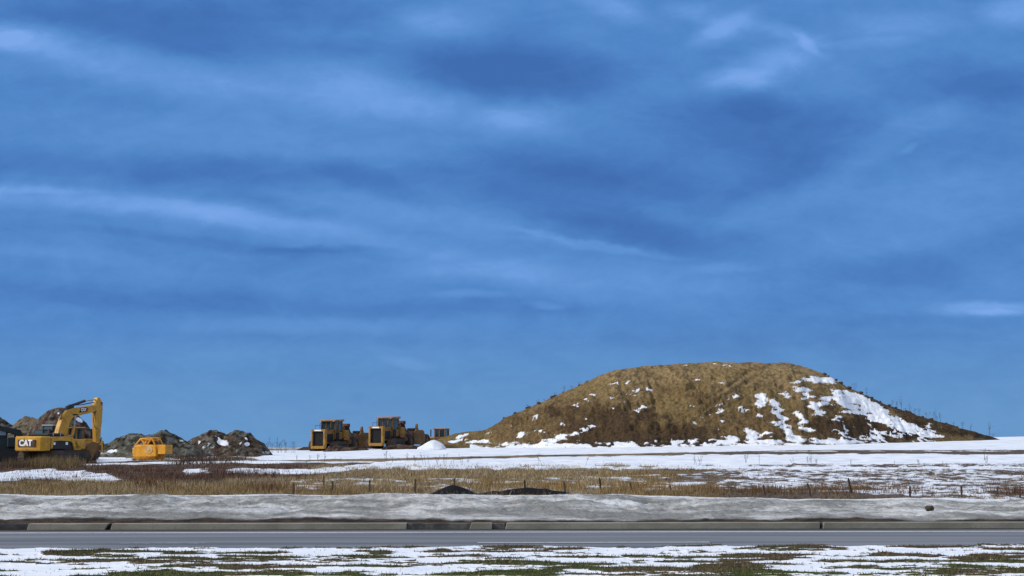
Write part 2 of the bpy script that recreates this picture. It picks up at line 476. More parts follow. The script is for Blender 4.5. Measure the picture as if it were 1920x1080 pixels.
geo = node(nt, 'ShaderNodeNewGeometry')
cc = mix(nt, maprange(nt, n1.outputs[0], .40, .60), (.25, .245, .225), (.64, .63, .60))
cc = mix(nt, maprange(nt, n3.outputs[0], .46, .66, 0, .7), cc, (.16, .165, .155))
cc = mix(nt, maprange(nt, n2.outputs[0], .58, .76, 0, .55), cc, (.12, .11, .095))
cc = mix(nt, a.outputs['Color'], cc, (.80, .81, .82))
cc = mix(nt, maprange(nt, s.outputs['Fac'], .35, .75), mix(nt, maprange(nt, n3.outputs[0], .4, .6), (.022, .014, .009), (.07, .048, .028)), cc)
L(nt, cc, b.inputs['Base Color'])
bump(nt, b, mathn(nt, 'ADD', mathn(nt, 'MULTIPLY', n3.outputs[0], 1.0), mathn(nt, 'MULTIPLY', n2.outputs[0], .5)), 1.0, .14)
M['bank'] = m
rim = sstep(.57, .63, Tt) * (1 - 0 * Tt) * .9
pat = sstep(.62, .72, fbm(XX * .35, Tt * 5, 4, 91)) * sstep(.15, .3, Tt) * .7
cw = np.clip(rim + pat, 0, 1)[..., None] * np.ones(3)
o = grid_obj('snow_bank', XX, YY, ZZ, M['bank'], cw, Sb)
tag(o, 'long low ploughed bank of dirty grey snow beside the kerb', 'snow bank')

# ------------------------------------------------------------------ near verge
xs = np.concatenate([np.linspace(-60, -11, 160)[:-1], np.linspace(-11, 11, 900), np.linspace(11, 60, 160)[1:]])
ysn = np.concatenate([np.linspace(-60, 14, 30)[:-1], np.linspace(14, 26.2, 330)])
YY, XX = np.meshgrid(ysn, xs, indexing='ij')
e1 = (fbm(XX * .9, XX * 0, 5, 14) - .5) * 1.0
lim = 25.85 + SL * XX + e1
U = XX * .95; V = YY * 2.3
sn = fbm(U, V, 6, 101, .68)
near = sstep(19.5, 24.0, YY)
nearedge = np.clip((lim - YY) / .35, 0, 1)
thr = .478 + .025 * (1 - near) - .040 * near + .05 * (fbm(XX * .12, YY * .3, 2, 44) - .5)
Sv = np.clip(.5 + (sn - thr) * 7, 0, 1)
gr = fbm(XX * .5, YY * .6, 4, 120)
gs = sstep(.40, .52, gr)[..., None]
cc = np.array([.050, .060, .014]) * gs + np.array([.066, .054, .026]) * (1 - gs)
cc = cc * (1 - near[..., None] * .65) + np.array([.06, .035, .025]) * near[..., None] * .65
ZZ = -.03 + .05 * nearedge + (.045 * (1 - Sv) + .012 * Sv) * nearedge + (fbm(XX * .8, YY * 1.2, 4, 130) - .5) * .05 * nearedge
# beyond the ragged edge the sheet dives under the asphalt
ZZ = np.where(YY > lim, -.03, ZZ)
mv = soil_snow_mat('verge_grass_and_snow', 3.5, (.45, 1.1, 1), .07, .35, .5, .03, (.70, .74, .79))
o = grid_obj('verge', XX, YY, ZZ, mv, cc, Sv)
tag(o, kind='structure')
VX, VY, VS, VZ, VG = XX, YY, Sv, ZZ, gr

# ------------------------------------------------------------------ blades
def blades(name, P, H, W, C, lean=.25, parent=None, seg=1, kind='stuff'):
    n = len(P)
    a = RNG.random(n) * 2 * math.pi
    dx = np.cos(a) * W * .5; dy = np.sin(a) * W * .5
    la = RNG.random(n) * 2 * math.pi; lm = (RNG.random(n) ** .7) * lean * H
    v = np.zeros((n, 3, 3), np.float32)
    v[:, 0] = P + np.stack([dx, dy, np.zeros(n)], 1)
    v[:, 1] = P - np.stack([dx, dy, np.zeros(n)], 1)
    v[:, 2] = P + np.stack([np.cos(la) * lm, np.sin(la) * lm, H], 1)
    c = np.repeat(C[:, None, :], 3, 1)
    f = np.arange(n * 3).reshape(-1, 3)
    o = mesh_np(name, v.reshape(-1, 3), f, M['blade'], parent, False, c.reshape(-1, 3))
    if kind: o['kind'] = kind
    return o
# verge grass
n = 150000
gx = RNG.uniform(-11, 11, n); gy = RNG.uniform(17.5, 25.9, n)
ix = np.clip(np.searchsorted(xs, gx), 0, len(xs) - 1); iy = np.clip(np.searchsorted(ysn, gy), 0, len(ysn) - 1)
sv = VS[iy, ix]; gg = VG[iy, ix]; zz = VZ[iy, ix]
keep = ((sv < .42) | (RNG.random(n) < .012)) & (zz > -.02)
gx, gy, zz, gg = gx[keep], gy[keep], zz[keep], gg[keep]; n = len(gx)
green = sstep(.40, .52, gg)[:, None]
ca = np.array([.070, .085, .018]) * green + np.array([.115, .092, .040]) * (1 - green)
ca = ca * RNG.uniform(.35, 1.5, n)[:, None]
st = RNG.random(n) < .15
ca[st] = np.array([.26, .19, .09]) * RNG.uniform(.6, 1.2, st.sum())[:, None]
o = blades('verge_grass', np.stack([gx, gy, zz - .01], 1), RNG.uniform(.015, .055, n), RNG.uniform(.008, .02, n), ca, 1.4)
tag(o, 'short green and straw grass showing between the snow patches nearest the camera', 'grass')

# field grass
def scatter(n, y0, y1, tmax=.42):
    yy = np.exp(RNG.uniform(math.log(y0), math.log(y1), n)); tt = RNG.uniform(-tmax, tmax, n)
    return tt * yy, yy
n = 620000
gx, gy = scatter(n, 41, 128)
# clump them
cn = fbm(gx * 1.1, gy * .8, 3, 201)
px, py, zz, Sg, w, w2 = field_masks(gx, gy)
zz = zz + (fbm(gx * .5, gy * .5, 5, 21) - .5) * .30 * sstep(38, 50, gy) * (1 - sstep(112, 125, gy) * .75)
rightm = sstep(1150, 1420, px)
dens = np.where(Sg < .5, .85, .17)
dens = dens * (.25 + 1.2 * sstep(.40, .62, cn))
dens *= np.where(py < 873, .28, 1.0)
dens *= np.where((py < 866) & (px > 480), .04, 1.0)
dens *= 1 - .55 * rightm
dens *= np.where((py > 905) | ((px > 640) & (px < 1300) & (py > 874)), 1.0, .62)
dens *= np.where((gy < 55) & (gx > -3.6) & (gx < 3.2), .12, 1.0)
keep = RNG.random(n) < dens
gx, gy, zz, px, py, cn, w, w2, Sg, rightm = [q[keep] for q in (gx, gy, zz, px, py, cn, w, w2, Sg, rightm)]
n = len(gx)
redm = np.clip(sstep(.15, .5, np.clip(1 - np.abs(py - 882) / 30, 0, 1) * (1 - sstep(450, 720, px)) + w * .8), 0, 1)[:, None]
col_t = np.array([.42, .32, .18]); col_r = np.array([.155, .095, .066]); col_g = np.array([.13, .10, .075])
C = col_t * (1 - redm) + col_r * redm
C = C * (1 - rightm[:, None] * .75) + col_g * rightm[:, None] * .75
gold = (sstep(.50, .60, fbm(gx * .22, gy * .1, 3, 240)) * (1 - redm[:, 0]))[:, None]
C = C * (1 - gold * .6) + np.array([.28, .18, .065]) * gold * .6
C = C * RNG.uniform(.45, 1.35, n)[:, None]
dk = RNG.random(n) < .18
C[dk] *= .35
H = RNG.uniform(.06, .21, n) * (.55 + 1.1 * sstep(.42, .68, cn)) * (1 - .45 * rightm) * np.where(py > 905, 1.05, 1.0)
H *= np.where(py < 873, .6, 1.0)
o = blades('field_grass', np.stack([gx, gy, zz - .02], 1), H, RNG.uniform(.012, .034, n) * (gy / 70), C, .9)
tag(o, 'dry tan and reddish brown grass and stubble covering the field beyond the snow bank', 'grass')

# tufts of taller golden grass along the stake line
def tuft_patch(px0, px1, Y0, Y1, num, h, colr, pts, spread=.35):
    for _ in range(num):
        p = RNG.uniform(px0, px1); Y = RNG.uniform(Y0, Y1)
        X = (p - 960) / F * Y; k = int(RNG.integers(25, 60))
        xx = X + RNG.normal(0, spread, k); yy = Y + RNG.normal(0, spread * .6, k)
        hh = h * RNG.uniform(.45, 1.1) * RNG.uniform(.5, 1.1, k)
        pts.append((np.stack([xx, yy, TZ(xx, yy) - .02], 1), hh, np.array(colr)[None] * RNG.uniform(.4, 1.3, k)[:, None]))
pts = []
tuft_patch(1130, 1330, 52, 60, 34, .42, (.30, .18, .06), pts)
tuft_patch(1020, 1075, 54, 60, 12, .5, (.34, .20, .06), pts)
tuft_patch(1340, 1480, 50, 57, 30, .42, (.17, .10, .045), pts)
tuft_patch(1480, 1720, 50, 57, 40, .42, (.16, .09, .042), pts)
tuft_patch(1830, 1930, 50, 56, 16, .42, (.13, .075, .045), pts)
tuft_patch(880, 1060, 58, 66, 26, .35, (.30, .19, .07), pts)
tuft_patch(0, 640, 49, 60, 120, .34, (.30, .205, .085), pts)
tuft_patch(560, 795, 49, 55, 30, .30, (.22, .13, .07), pts)
tuft_patch(250, 520, 52, 90, 70, .55, (.12, .06, .042), pts, .5)
tuft_patch(70, 150, 100, 109, 60, .95, (.22, .155, .075), pts, .5)
tuft_patch(20, 70, 100, 108, 34, .7, (.14, .10, .06), pts, .4)
tuft_patch(340, 470, 110, 128, 26, .8, (.11, .075, .05), pts, .7)
tuft_patch(960, 1300, 70, 95, 30, .30, (.28, .19, .08), pts, .6)
P = np.concatenate([q[0] for q in pts]); H = np.concatenate([q[1] for q in pts]); C = np.concatenate([q[2] for q in pts])
o = blades('tall_grass', P, H, RNG.uniform(.014, .03, len(P)) * (P[:, 1] / 60), C, .5)
tag(o, 'taller golden and russet tufts of dry grass rising above the field', 'grass')

# ------------------------------------------------------------------ mounds
def heightpile(name, sil, Yref, flat, slope, X0, X1, dx, dyy, seed, amp=(.35, .12), label=None, cat=None, mat=None,
               colfn=None, snowfn=None, base=None, group=None, sharp=.5, back=1.0, pw=1.0):
    """a heap: its long profile is given at depth Yref, the sides fall to the ground"""
    S3 = [at(a, b_, Yref) for a, b_ in sil]
    sx = [p.x for p in S3]; szz = [p.z for p in S3]
    Yc = Yref + flat
    Hmax = max(szz) - 1.0
    Y0 = Yref - Hmax * slope * 1.1 - 2; Y1 = Yc + flat + Hmax * slope * back + 2
    xs = np.arange(X0, X1, dx); ys = np.concatenate([np.arange(Y0, Yc + flat, dyy), np.arange(Yc + flat, Y1, dyy * 2)])
    YY, XX = np.meshgrid(ys, xs, indexing='ij')
    B = TZ(XX, YY)
    Hs = np.maximum(np.interp(XX, sx, szz, left=-2, right=-2) - TZ(XX, np.full_like(XX, Yref)), -.3)
    big = fbm(XX * .18, YY * .18, 3, seed) - .5
    d = np.abs(YY - Yc) - flat + big * 2.2 * np.clip(Hs / 4, 0, 1)
    d = np.maximum(d, 0)
    sl = np.where(YY < Yc, slope, slope * back)
    t = np.clip(d / (np.maximum(Hs, 0) * sl + .6), 0, 1.25)
    sm = t * t * (3 - 2 * t)
    f = np.where(t < 1, (1 - t) * (1 - sharp) + (1 - sm) * sharp, -(t - 1) * 1.0)
    if name == 'dirt_mound':
        gul = fbm(XX * .55, YY * .10 + XX * .06, 4, 555) - .5
        f = f + (gul * .15 - .04 * np.exp(-((fbm(XX * .22, YY * .03, 3, 561) - .5) / .03) ** 2)) * np.clip(t * (1 - t) * 5, 0, 1) * (f > 0)
    H = Hs * np.where(f > 0, np.abs(f) ** pw, f) - .12 * (t > 1)
    rg = np.clip(H / .8, 0, 1)
    n1 = fbm(XX * .55, YY * .55, 5, seed + 3) - .5
    n2 = fbm(XX * 2.4, YY * 2.4, 4, seed + 7, .6) - .5
    Z = B + H + (n1 * amp[0] * 2 + n2 * amp[1] * 2) * rg * (np.where(t > 0, .4 + .6 * sstep(0, .3, t), .4) if name == 'dirt_mound' else 1)
    if name == 'dirt_mound':
        pa, pb = to_px(XX, YY, Z)
        for k in range(4):
            ln = pb - (800 - (pa - 1240) * .62 + k * 12 + (vnoise(pa * .02, pa * 0 + k) - .5) * 10)
            Z = Z - .26 * np.exp(-(ln / 3.0) ** 2) * sstep(1205, 1250, pa) * (1 - sstep(1400, 1450, pa)) * rg
        for cx, cy, sx_ in ((1290, 728, 70), (1310, 745, 60), (1100, 775, 50), (1220, 800, 90), (1420, 725, 60), (1010, 795, 50), (1180, 756, 60)):
            e_ = np.exp(-((pa - cx) / sx_) ** 2); l_ = pb - cy - (vnoise(pa * .03, pa * 0 + cx) - .5) * 16
            Z = Z + e_ * (.30 * np.exp(-((l_ + 3) / 3.5) ** 2) - .34 * np.exp(-((l_ - 3) / 3.5) ** 2)) * rg
        cl_ = fbm(XX * 1.15, YY * 1.15, 3, 590)
        Z = Z + (sstep(.62, .74, cl_) * .26 - .02) * rg * (.25 + .75 * sstep(.05, .3, t))
    pxx, pyy = to_px(XX, YY, Z)
    fy = (Yc - flat - YY)
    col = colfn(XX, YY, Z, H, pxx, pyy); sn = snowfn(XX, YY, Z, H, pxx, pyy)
    Z = Z + .05 * (sn > .5)
    v = np.stack([XX.ravel(), YY.ravel(), Z.ravel()], 1)
    fc = grid_faces(*XX.shape)
    hm = H.ravel()
    keep = (hm[fc] > -.35).any(1)
    fc = fc[keep]
    used = np.zeros(len(v), bool); used[fc.ravel()] = True
    idx = np.cumsum(used) - 1
    o = mesh_np(name, v[used], idx[fc], mat, None, True, col.reshape(-1, 3)[used], sn.ravel()[used])
    tag(o, label, cat, group)
    return o
m_mound = soil_snow_mat('mound_soil_and_snow', 1.8, (.35, .35, 1.6), .12, .62, 1.0, .34, (.66, .69, .74))

SNP = [(1155,718,13,3,-15),(1174,717,6,4,-30),(1195,732,11,4,-20),(1185,741,8,2,0),(1220,732,8,4,0),(1143,748,7,5,0),(1114,741,9,2,0),(1103,750,9,3,10),(1082,761,8,4,-30),
 (1206,764,12,4,-15),(1200,770,7,3,0),(1158,767,5,4,0),(1169,754,5,3,0),(1006,784,9,6,-40),(1014,809,9,4,0),(981,816,12,6,-10),(919,813,7,3,-10),(958,798,4,1.5,0),(1060,796,7,1.5,0),
 (1104,789,5,3,0),(1105,800,9,6,0),(1095,806,12,5,0),(1080,814,16,5,-10),(1055,820,16,6,-15),(1035,827,16,5,-10),(1307,713,10,2,0),(1299,725,11,1.6,0),(1358,720,8,2.5,0),
 (1372,744,12,7,-20),(1345,757,8,5,0),(1349,770,9,9,20),(1355,792,8,4,0),(1393,768,9,10,20),(1339,741,4,2,0),(1349,807,5,2,0),(1310,782,7,3,0),(1303,793,6,3,0),(1325,777,5,2,0),
 (1279,685,5,1.3,0),(1363,685,12,1.3,0),(1340,683,6,1,0),(1300,762,5,2,0),
 (1426,745,11,10,0),(1423,758,11,8,-20),(1471,741,9,8,0),(1438,713,6,2,0),(1428,780,7,4,0),(1408,818,13,17,0),(1366,825,18,9,-15),(1340,830,20,5,-10),(1430,813,14,3,-20),
 (1448,755,14,7,30),(1456,768,11,9,30),(1464,783,12,9,50),(1473,798,13,9,50),(1482,812,14,9,50),(1490,824,20,8,0),(1500,779,12,9,20),(1505,793,9,7,0),(1514,806,18,5,10),(1455,795,10,4,0),
 (1528,712,24,7,5),(1556,714,24,7,12),(1492,717,12,5,0),(1503,731,16,7,0),(1514,745,9,9,40),(1527,761,16,8,20),(1535,774,14,6,-10),(1550,747,18,6,0),(1546,756,10,4,0),(1572,711,16,2.5,30),
 (1570,782,8,3,0),(1563,787,6,3,0),(1620,745,14,2.5,28),(1586,762,14,6,20),(1440,829,30,5,0),(1550,828,40,4,0)]
SHEET = [(1552,730),(1590,734),(1615,741),(1636,752),(1660,766),(1680,780),(1700,791),(1728,802),(1775,820),(1745,823),(1705,812),(1668,800),(1640,792),(1618,780),(1600,776),(1580,773),(1577,758),(1560,742)]
def in_poly(px, py, poly):
    ins = np.zeros(px.shape, bool); n = len(poly); j = n - 1
    for i in range(n):
        xi, yi = poly[i]; xj, yj = poly[j]
        c_ = ((yi > py) != (yj > py)) & (px < (xj - xi) * (py - yi) / (yj - yi + 1e-9) + xi)
        ins ^= c_; j = i
    return ins
def mound_snow(X, Y, Z, H, px, py):
    w = fbm(X * .8, Z * 1.6, 4, 301) - .5; w2 = fbm(X * 2.2, Z * 4.5, 3, 311) - .5
    st = fbm(X * .45, Z * 5.5 + X * .3, 4, 317, .62) - .5
    wx = px + w * 12 + w2 * 8 + st * 34; wy = py + w2 * 7 + w * 5
    S = np.zeros_like(px)
    for q in SNP:
        k = .80 if q[0] < 1400 and q[1] < 815 else 1.0
        np.maximum(S, blob(wx, wy, q[0], q[1], q[2] * k, q[3] * k, q[4]) * .74, out=S)
    sh = in_poly(wx, wy, SHEET)
    S = np.maximum(S, np.where(sh, .78 + st * 1.5 - .3 * sstep(.55, .7, fbm(X * 1.2, Z * 2, 3, 5)), 0))
    # scattered network on the broken foot of the right flank
    reg = sstep(1530, 1580, px) * (1 - sstep(1740, 1790, px)) * sstep(785, 800, py) 
    net = np.abs(fbm(X * .55, Z * 1.8 + X * .35, 4, 330) - .5)
    S = np.maximum(S, reg * np.clip(.95 - net * 9, 0, .9))
    # drifts along the toe
    toe = 1 - sstep(.25, 1.1, H + w * 1.2)
    S = np.maximum(S, toe * (.47 + w2 * 1.3 + st * 1.4 + w * .8 + .12 * (px > 930)) * (px > 880) * (1 - sstep(1560, 1700, px) * .75))
    S = np.maximum(S, (1 - sstep(.5, .9, np.abs(py - (838 - (px - 800) * .26) ))) * 0)
    for q in [(867,818,15,2.6,-22),(862,826,16,2,-8),(848,829,9,2.2,0),(885,829,12,2.5,-10),(906,828,14,3,-5)]: np.maximum(S, blob(px + w * 6, py + w2 * 3, *q) * .95, out=S)
    S = np.where(Y > 168, .35 + w, S)
    return np.clip(S, 0, 1)
def mound_col(X, Y, Z, H, px, py):
    w = fbm(X * .35, Z * .5, 4, 401) - .5; w2 = fbm(X * 1.4, Z * 1.6, 4, 405) - .5
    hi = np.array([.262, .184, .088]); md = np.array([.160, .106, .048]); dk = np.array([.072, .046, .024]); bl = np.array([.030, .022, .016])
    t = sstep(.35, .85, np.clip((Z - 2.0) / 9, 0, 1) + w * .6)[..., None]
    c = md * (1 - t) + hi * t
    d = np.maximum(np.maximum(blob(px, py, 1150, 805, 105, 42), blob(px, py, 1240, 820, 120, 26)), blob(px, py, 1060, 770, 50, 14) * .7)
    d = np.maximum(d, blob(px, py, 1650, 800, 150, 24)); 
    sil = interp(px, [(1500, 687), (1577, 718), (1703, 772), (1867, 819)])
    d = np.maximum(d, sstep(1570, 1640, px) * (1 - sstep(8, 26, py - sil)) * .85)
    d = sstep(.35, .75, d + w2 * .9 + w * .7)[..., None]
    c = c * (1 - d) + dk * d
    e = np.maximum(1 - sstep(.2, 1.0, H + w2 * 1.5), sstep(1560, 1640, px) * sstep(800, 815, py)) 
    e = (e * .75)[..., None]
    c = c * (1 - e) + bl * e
    # wheel tracks climbing the face
    for k in range(3):
        ln = (py - (800 - (px - 1240) * .62 + k * 13))
        tr = np.exp(-(ln / 3.2) ** 2) * sstep(1215, 1250, px) * (1 - sstep(1390, 1440, px)) * .55
        c = c * (1 - tr[..., None]) + dk * tr[..., None]
    sp_ = sstep(.58, .66, fbm(X * 1.8, Z * 3, 3, 420))[..., None] * .55
    c = c * (1 - sp_) + dk * sp_
    ye = sstep(.52, .62, fbm(X * .25, Z * .6, 3, 430))[..., None] * (1 - d) * .6
    c = c * (1 - ye) + np.array([.195, .136, .055]) * ye
    return c
sil_m = [(780,842),(800,835),(822,824),(850,814),(880,810.5),(908,808),(944,787),(989,766),(1040,744),(1085,724),(1130,702),(1155,694),(1200,689),(1276,682),(1352,679),(1400,680),(1478,681),(1515,688),(1543,700),(1577,719),(1619,740),(1661,758),(1703,773),(1746,788),(1788,799),(1830,810),(1867,821),(1890,832)]
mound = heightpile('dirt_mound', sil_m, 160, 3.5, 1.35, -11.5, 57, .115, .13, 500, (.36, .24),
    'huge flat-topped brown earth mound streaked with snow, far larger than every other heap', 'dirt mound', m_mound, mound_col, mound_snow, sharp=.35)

m_pile = soil_snow_mat('rubble_and_snow', 3.5, (.7, 1, 1), .08, .5, 1.0, .26)
def pile_col(c1, c2, seed, lt=(.30, .29, .24)):
    def fn(X, Y, Z, H, px, py):
        a = fbm(X * .7, Z * .9, 4, seed)[..., None]; b_ = sstep(.55, .63, fbm(X * 2.6, Z * 3.0 + Y * .8, 3, seed + 5))[..., None]
        d_ = sstep(.55, .62, fbm(X * 3.1 + 40, Z * 3.3 + Y, 3, seed + 15))[..., None]
        t = sstep(.4, .6, a)
        c = np.array(c1) * (1 - t) + np.array(c2) * t
        c = c * (1 - b_ * .65) + np.array(lt) * b_ * .65
        return c * (1 - d_ * .75)
    return fn
def pile_snow(blobs, k=0.0):
    def fn(X, Y, Z, H, px, py):
        w = fbm(X * 1.5, Z * 2, 3, 77) - .5
        S = np.zeros_like(px)
        for q in blobs: np.maximum(S, blob(px + w * 8, py + w * 4, *q), out=S)
        if k: S = np.maximum(S, k * sstep(.6, .7, fbm(X * 1.6, Z * 2.5, 3, 78)))
        return S
    return fn
piles = [
 ('rubble_pile', [(-60, 812), (-35, 790), (-5, 780), (12, 796), (26, 806), (45, 830), (60, 850)], 150, 600, (.10, .075, .055), (.06, .045, .035), 'dark brown rubble heap cut off by the left edge of the photo', [], (.30, .29, .24), .4),
 ('dirt_pile', [(-5, 845), (15, 815), (30, 792), (47, 781.5), (60, 785), (75, 790), (95, 812), (120, 845)], 146, 620, (.20, .15, .095), (.15, .12, .085), 'pale tan pointed earth heap behind the counterweight of the yellow excavator', [], (.26, .22, .15), .25),
 ('dirt_pile', [(45, 850), (62, 800), (76, 784), (90, 772), (104, 766), (118, 768), (132, 776), (145, 786), (155, 795), (165, 808), (177, 822), (195, 838), (212, 850)], 138, 640, (.085, .05, .038), (.12, .085, .06), 'tallest dark brown heap rising behind the excavator boom with a spot of snow', [(149, 788, 7, 4, 30), (108, 775, 3, 1.5, 0)], (.22, .19, .15), .4),
 ('rubble_pile', [(170, 850), (190, 832), (200, 830), (225, 818), (240, 815), (256, 815), (270, 816), (285, 815), (300, 808), (309, 806), (318, 812), (330, 820), (345, 828), (356, 834), (375, 848)], 132, 660, (.075, .068, .05), (.13, .12, .09), 'greenish grey rubble heap with twin crests behind the orange drum roller', [(213, 846, 12, 2, -15)], (.20, .20, .16), .42),
 ('rubble_pile', [(325, 850), (345, 834), (356, 829), (375, 818), (390, 811), (400, 808.5), (412, 811), (420, 815), (430, 812), (440, 805.5), (450, 807), (458, 812), (465, 812), (475, 822), (488, 833), (496, 841), (505, 850)], 136, 680, (.095, .062, .04), (.10, .09, .072), 'brown rubble heap with snow pockets at the right end of the row', [(418, 831, 12, 5, 15), (412, 824, 5, 2, 45), (463, 833, 5, 4, 0), (451, 831, 3, 2, 0), (374, 829, 3, 2, 0), (462, 823, 4, 2, 40)], (.20, .185, .15), .42),
 ('dirt_pile', [(604, 848), (614, 840), (628, 837), (650, 839), (668, 838), (684, 840), (694, 846), (700, 850)], 155.5, 800, (.085, .05, .034), (.06, .038, .025), 'low muddy ridge before the tracks of the left scraper', [], (.14, .1, .08), .12),
 ('dirt_pile', [(712, 846), (722, 836.5), (745, 834), (768, 835), (790, 836), (806, 840), (815, 846)], 155, 810, (.085, .05, .034), (.06, .038, .025), 'low muddy ridge before the tracks of the right scraper', [], (.14, .1, .08), .12),
 ('dirt_pile', [(545, 848), (556, 843), (570, 838), (580, 838), (600, 839), (700, 834), (715, 842), (725, 848)], 172, 700, (.11, .062, .042), (.075, .045, .03), 'low brown ridge of churned soil running behind the left scraper', [], (.14, .1, .08), .1),
]
for nm, sil, Yr, sd, c1, c2, lab, bl, lt, am in piles:
    x0 = at(sil[0][0] - 30, 830, Yr).x; x1 = at(sil[-1][0] + 30, 830, Yr).x
    heightpile(nm, sil, Yr, .6, 1.25, x0, x1, .11, .14, sd, (am * .9, am * .55), lab, 'dirt pile' if nm == 'dirt_pile' else 'rubble pile', m_pile,
               pile_col(c1, c2, sd, lt), pile_snow(bl, .46 if sd > 650 and sd < 690 else 0), group='spoil heaps along the left skyline', sharp=.15)
# snow heap at the left foot of the mound
heightpile('snow_pile', [(783, 840), (790, 837), (800, 831), (808, 827), (814, 826), (822, 829), (829, 833), (833, 838), (836, 842)], 150, .5, 1.8, -11, -5, .1, .12, 720, (.10, .04),
    'clean white snow heap at the left foot of the big mound', 'snow pile', m_pile, pile_col((.3, .3, .3), (.3, .3, .3), 1), lambda X, Y, Z, H, px, py: np.where(H > .02, .95, .2), sharp=.5)
# black soil by the stakes
m_black = soil_snow_mat('black_soil', 6, (1, 1, 1), .05, .2, 1.0, .06)
bc = lambda X, Y, Z, H, px, py: np.ones(X.shape + (3,)) * np.array([.009, .008, .008])
zs = lambda X, Y, Z, H, px, py: np.zeros_like(px)
heightpile('soil_pile', [(800, 929), (820, 920), (832, 914), (846, 909), (854, 910), (868, 915), (886, 923), (900, 929)], 47, .3, 2.2, -3.4, -.8, .03, .04, 730, (.05, .03),
    'small pointed heap of black soil behind the snow bank', 'soil pile', m_black, bc, zs, sharp=.3)
heightpile('soil_pile', [(880, 931), (905, 925), (925, 921), (940, 922), (955, 918), (975, 916), (990, 914.5), (1008, 917), (1025, 917), (1040, 921), (1060, 922), (1072, 926), (1095, 931)], 47.5, .3, 2.2, -1.9, 3.0, .03, .04, 740, (.09, .05),
    'long low ridge of black soil behind the snow bank', 'soil pile', m_black, bc, zs, sharp=.3)

# clods and stones standing proud along the mound's flanks
def rock_obj(name, loc, r, mat, seed, sq=(1, .8, .7)):
    rg = random.Random(seed); bm = bmesh.new()
    bmesh.ops.create_icosphere(bm, subdivisions=2, radius=1)
    for v_ in bm.verts:
        k = 1 + rg.uniform(-.22, .22); v_.co = Vector((v_.co.x * k * sq[0] * r, v_.co.y * k * sq[1] * r, v_.co.z * k * sq[2] * r))
    me = bpy.data.meshes.new(name); bm.to_mesh(me); bm.free(); me.materials.append(mat)
    o = bpy.data.objects.new(name, me); COL.objects.link(o); o.location = loc
    return o
p = at(1742, 953, 33.6)
o = rock_obj('rock', p, .10, M['mud'], 4, (1.1, .8, .7)); tag(o, 'dark rounded clod stuck in the face of the snow bank', 'rock')
p = at(1351, 942, 34.9)
o = rock_obj('rock', p, .04, M['stake'], 9, (1.3, .8, .7)); tag(o, 'tiny dark stone high on the snow bank left of the larger clod', 'rock')

# ------------------------------------------------------------------ stakes
stakes = [(550, 905, 922, 0, 51), (607, 892, 908, 0, 62), (623, 901, 923, 1, 51), (693, 899, 922, 0, 51), (778, 897, 922, 1, 51), (851, 896, 912, 0, 52), (985, 899, 913, -3, 53), (1060, 903, 917, -6, 53),
          (1128, 895, 917, -8, 52), (1186, 903, 922, -9, 51), (1262, 908, 921, -14, 50), (1435, 908, 924, -8, 50), (1521, 905, 926, -13, 49), (1598, 895, 921, -11, 50), (1706, 911, 931, 3, 48), (1803, 910, 929, 0, 48), (1870, 912, 932, 2, 48), (1912, 914, 930, 4, 48)]
def pname(px_, lean):
    return None
names = ['leftmost of all, standing in the tan grass', 'the farthest off, standing in grass beyond the stake line', 'beside a snow patch, second on the stake line from the left', 'upright, left of the black soil heap by a long gap',
 'upright, nearest to the left of the pointed black soil heap', 'rising straight from behind the pointed black soil heap', 'short, behind the middle of the long black soil ridge', 'short, at the right end of the long black soil ridge',
 'tall and tilted left, first right of the black soil ridge', 'tilted left in golden grass, second right of the black soil ridge', 'short and sharply tilted, third right of the black soil ridge', 'short, tilted left among russet tufts below the mound centre',
 'strongly tilted left among russet tufts', 'tallest of the tilted stakes in the russet grass', 'dark and upright at the right end of the russet tufts', 'thin and upright on snowy stubble at the right', 'upright in a russet clump near the right edge', 'rightmost of all, almost at the photo edge']
for (a, yt, yb, ln, Y), nn in zip(stakes, names):
    p = at(a, yb, Y); z0 = tz(p.x, Y) - .1
    top = at(a, yt, Y).z
    h = top - z0; e = empty('stake', (p.x + .0, Y, z0)); 
    q = MB(); q.prism([(-.030, 0), (.030, 0), (.030, h - .05), (0.0, h), (-.030, h - .05)], -.022, .022, .003)
    q.build('post', M['stake'], e)
    q = MB(); q.box(-.038, .038, -.028, .028, h * .55, h * .55 + .05, .003)
    q.build('tie', M['rust'], e)
    e.rotation_euler = (R(random.uniform(-4, 4)), R(ln), R(random.uniform(-30, 30)))
    tag(e, 'thin dark stake ' + nn, 'stake', 'row of stakes behind the snow bank')

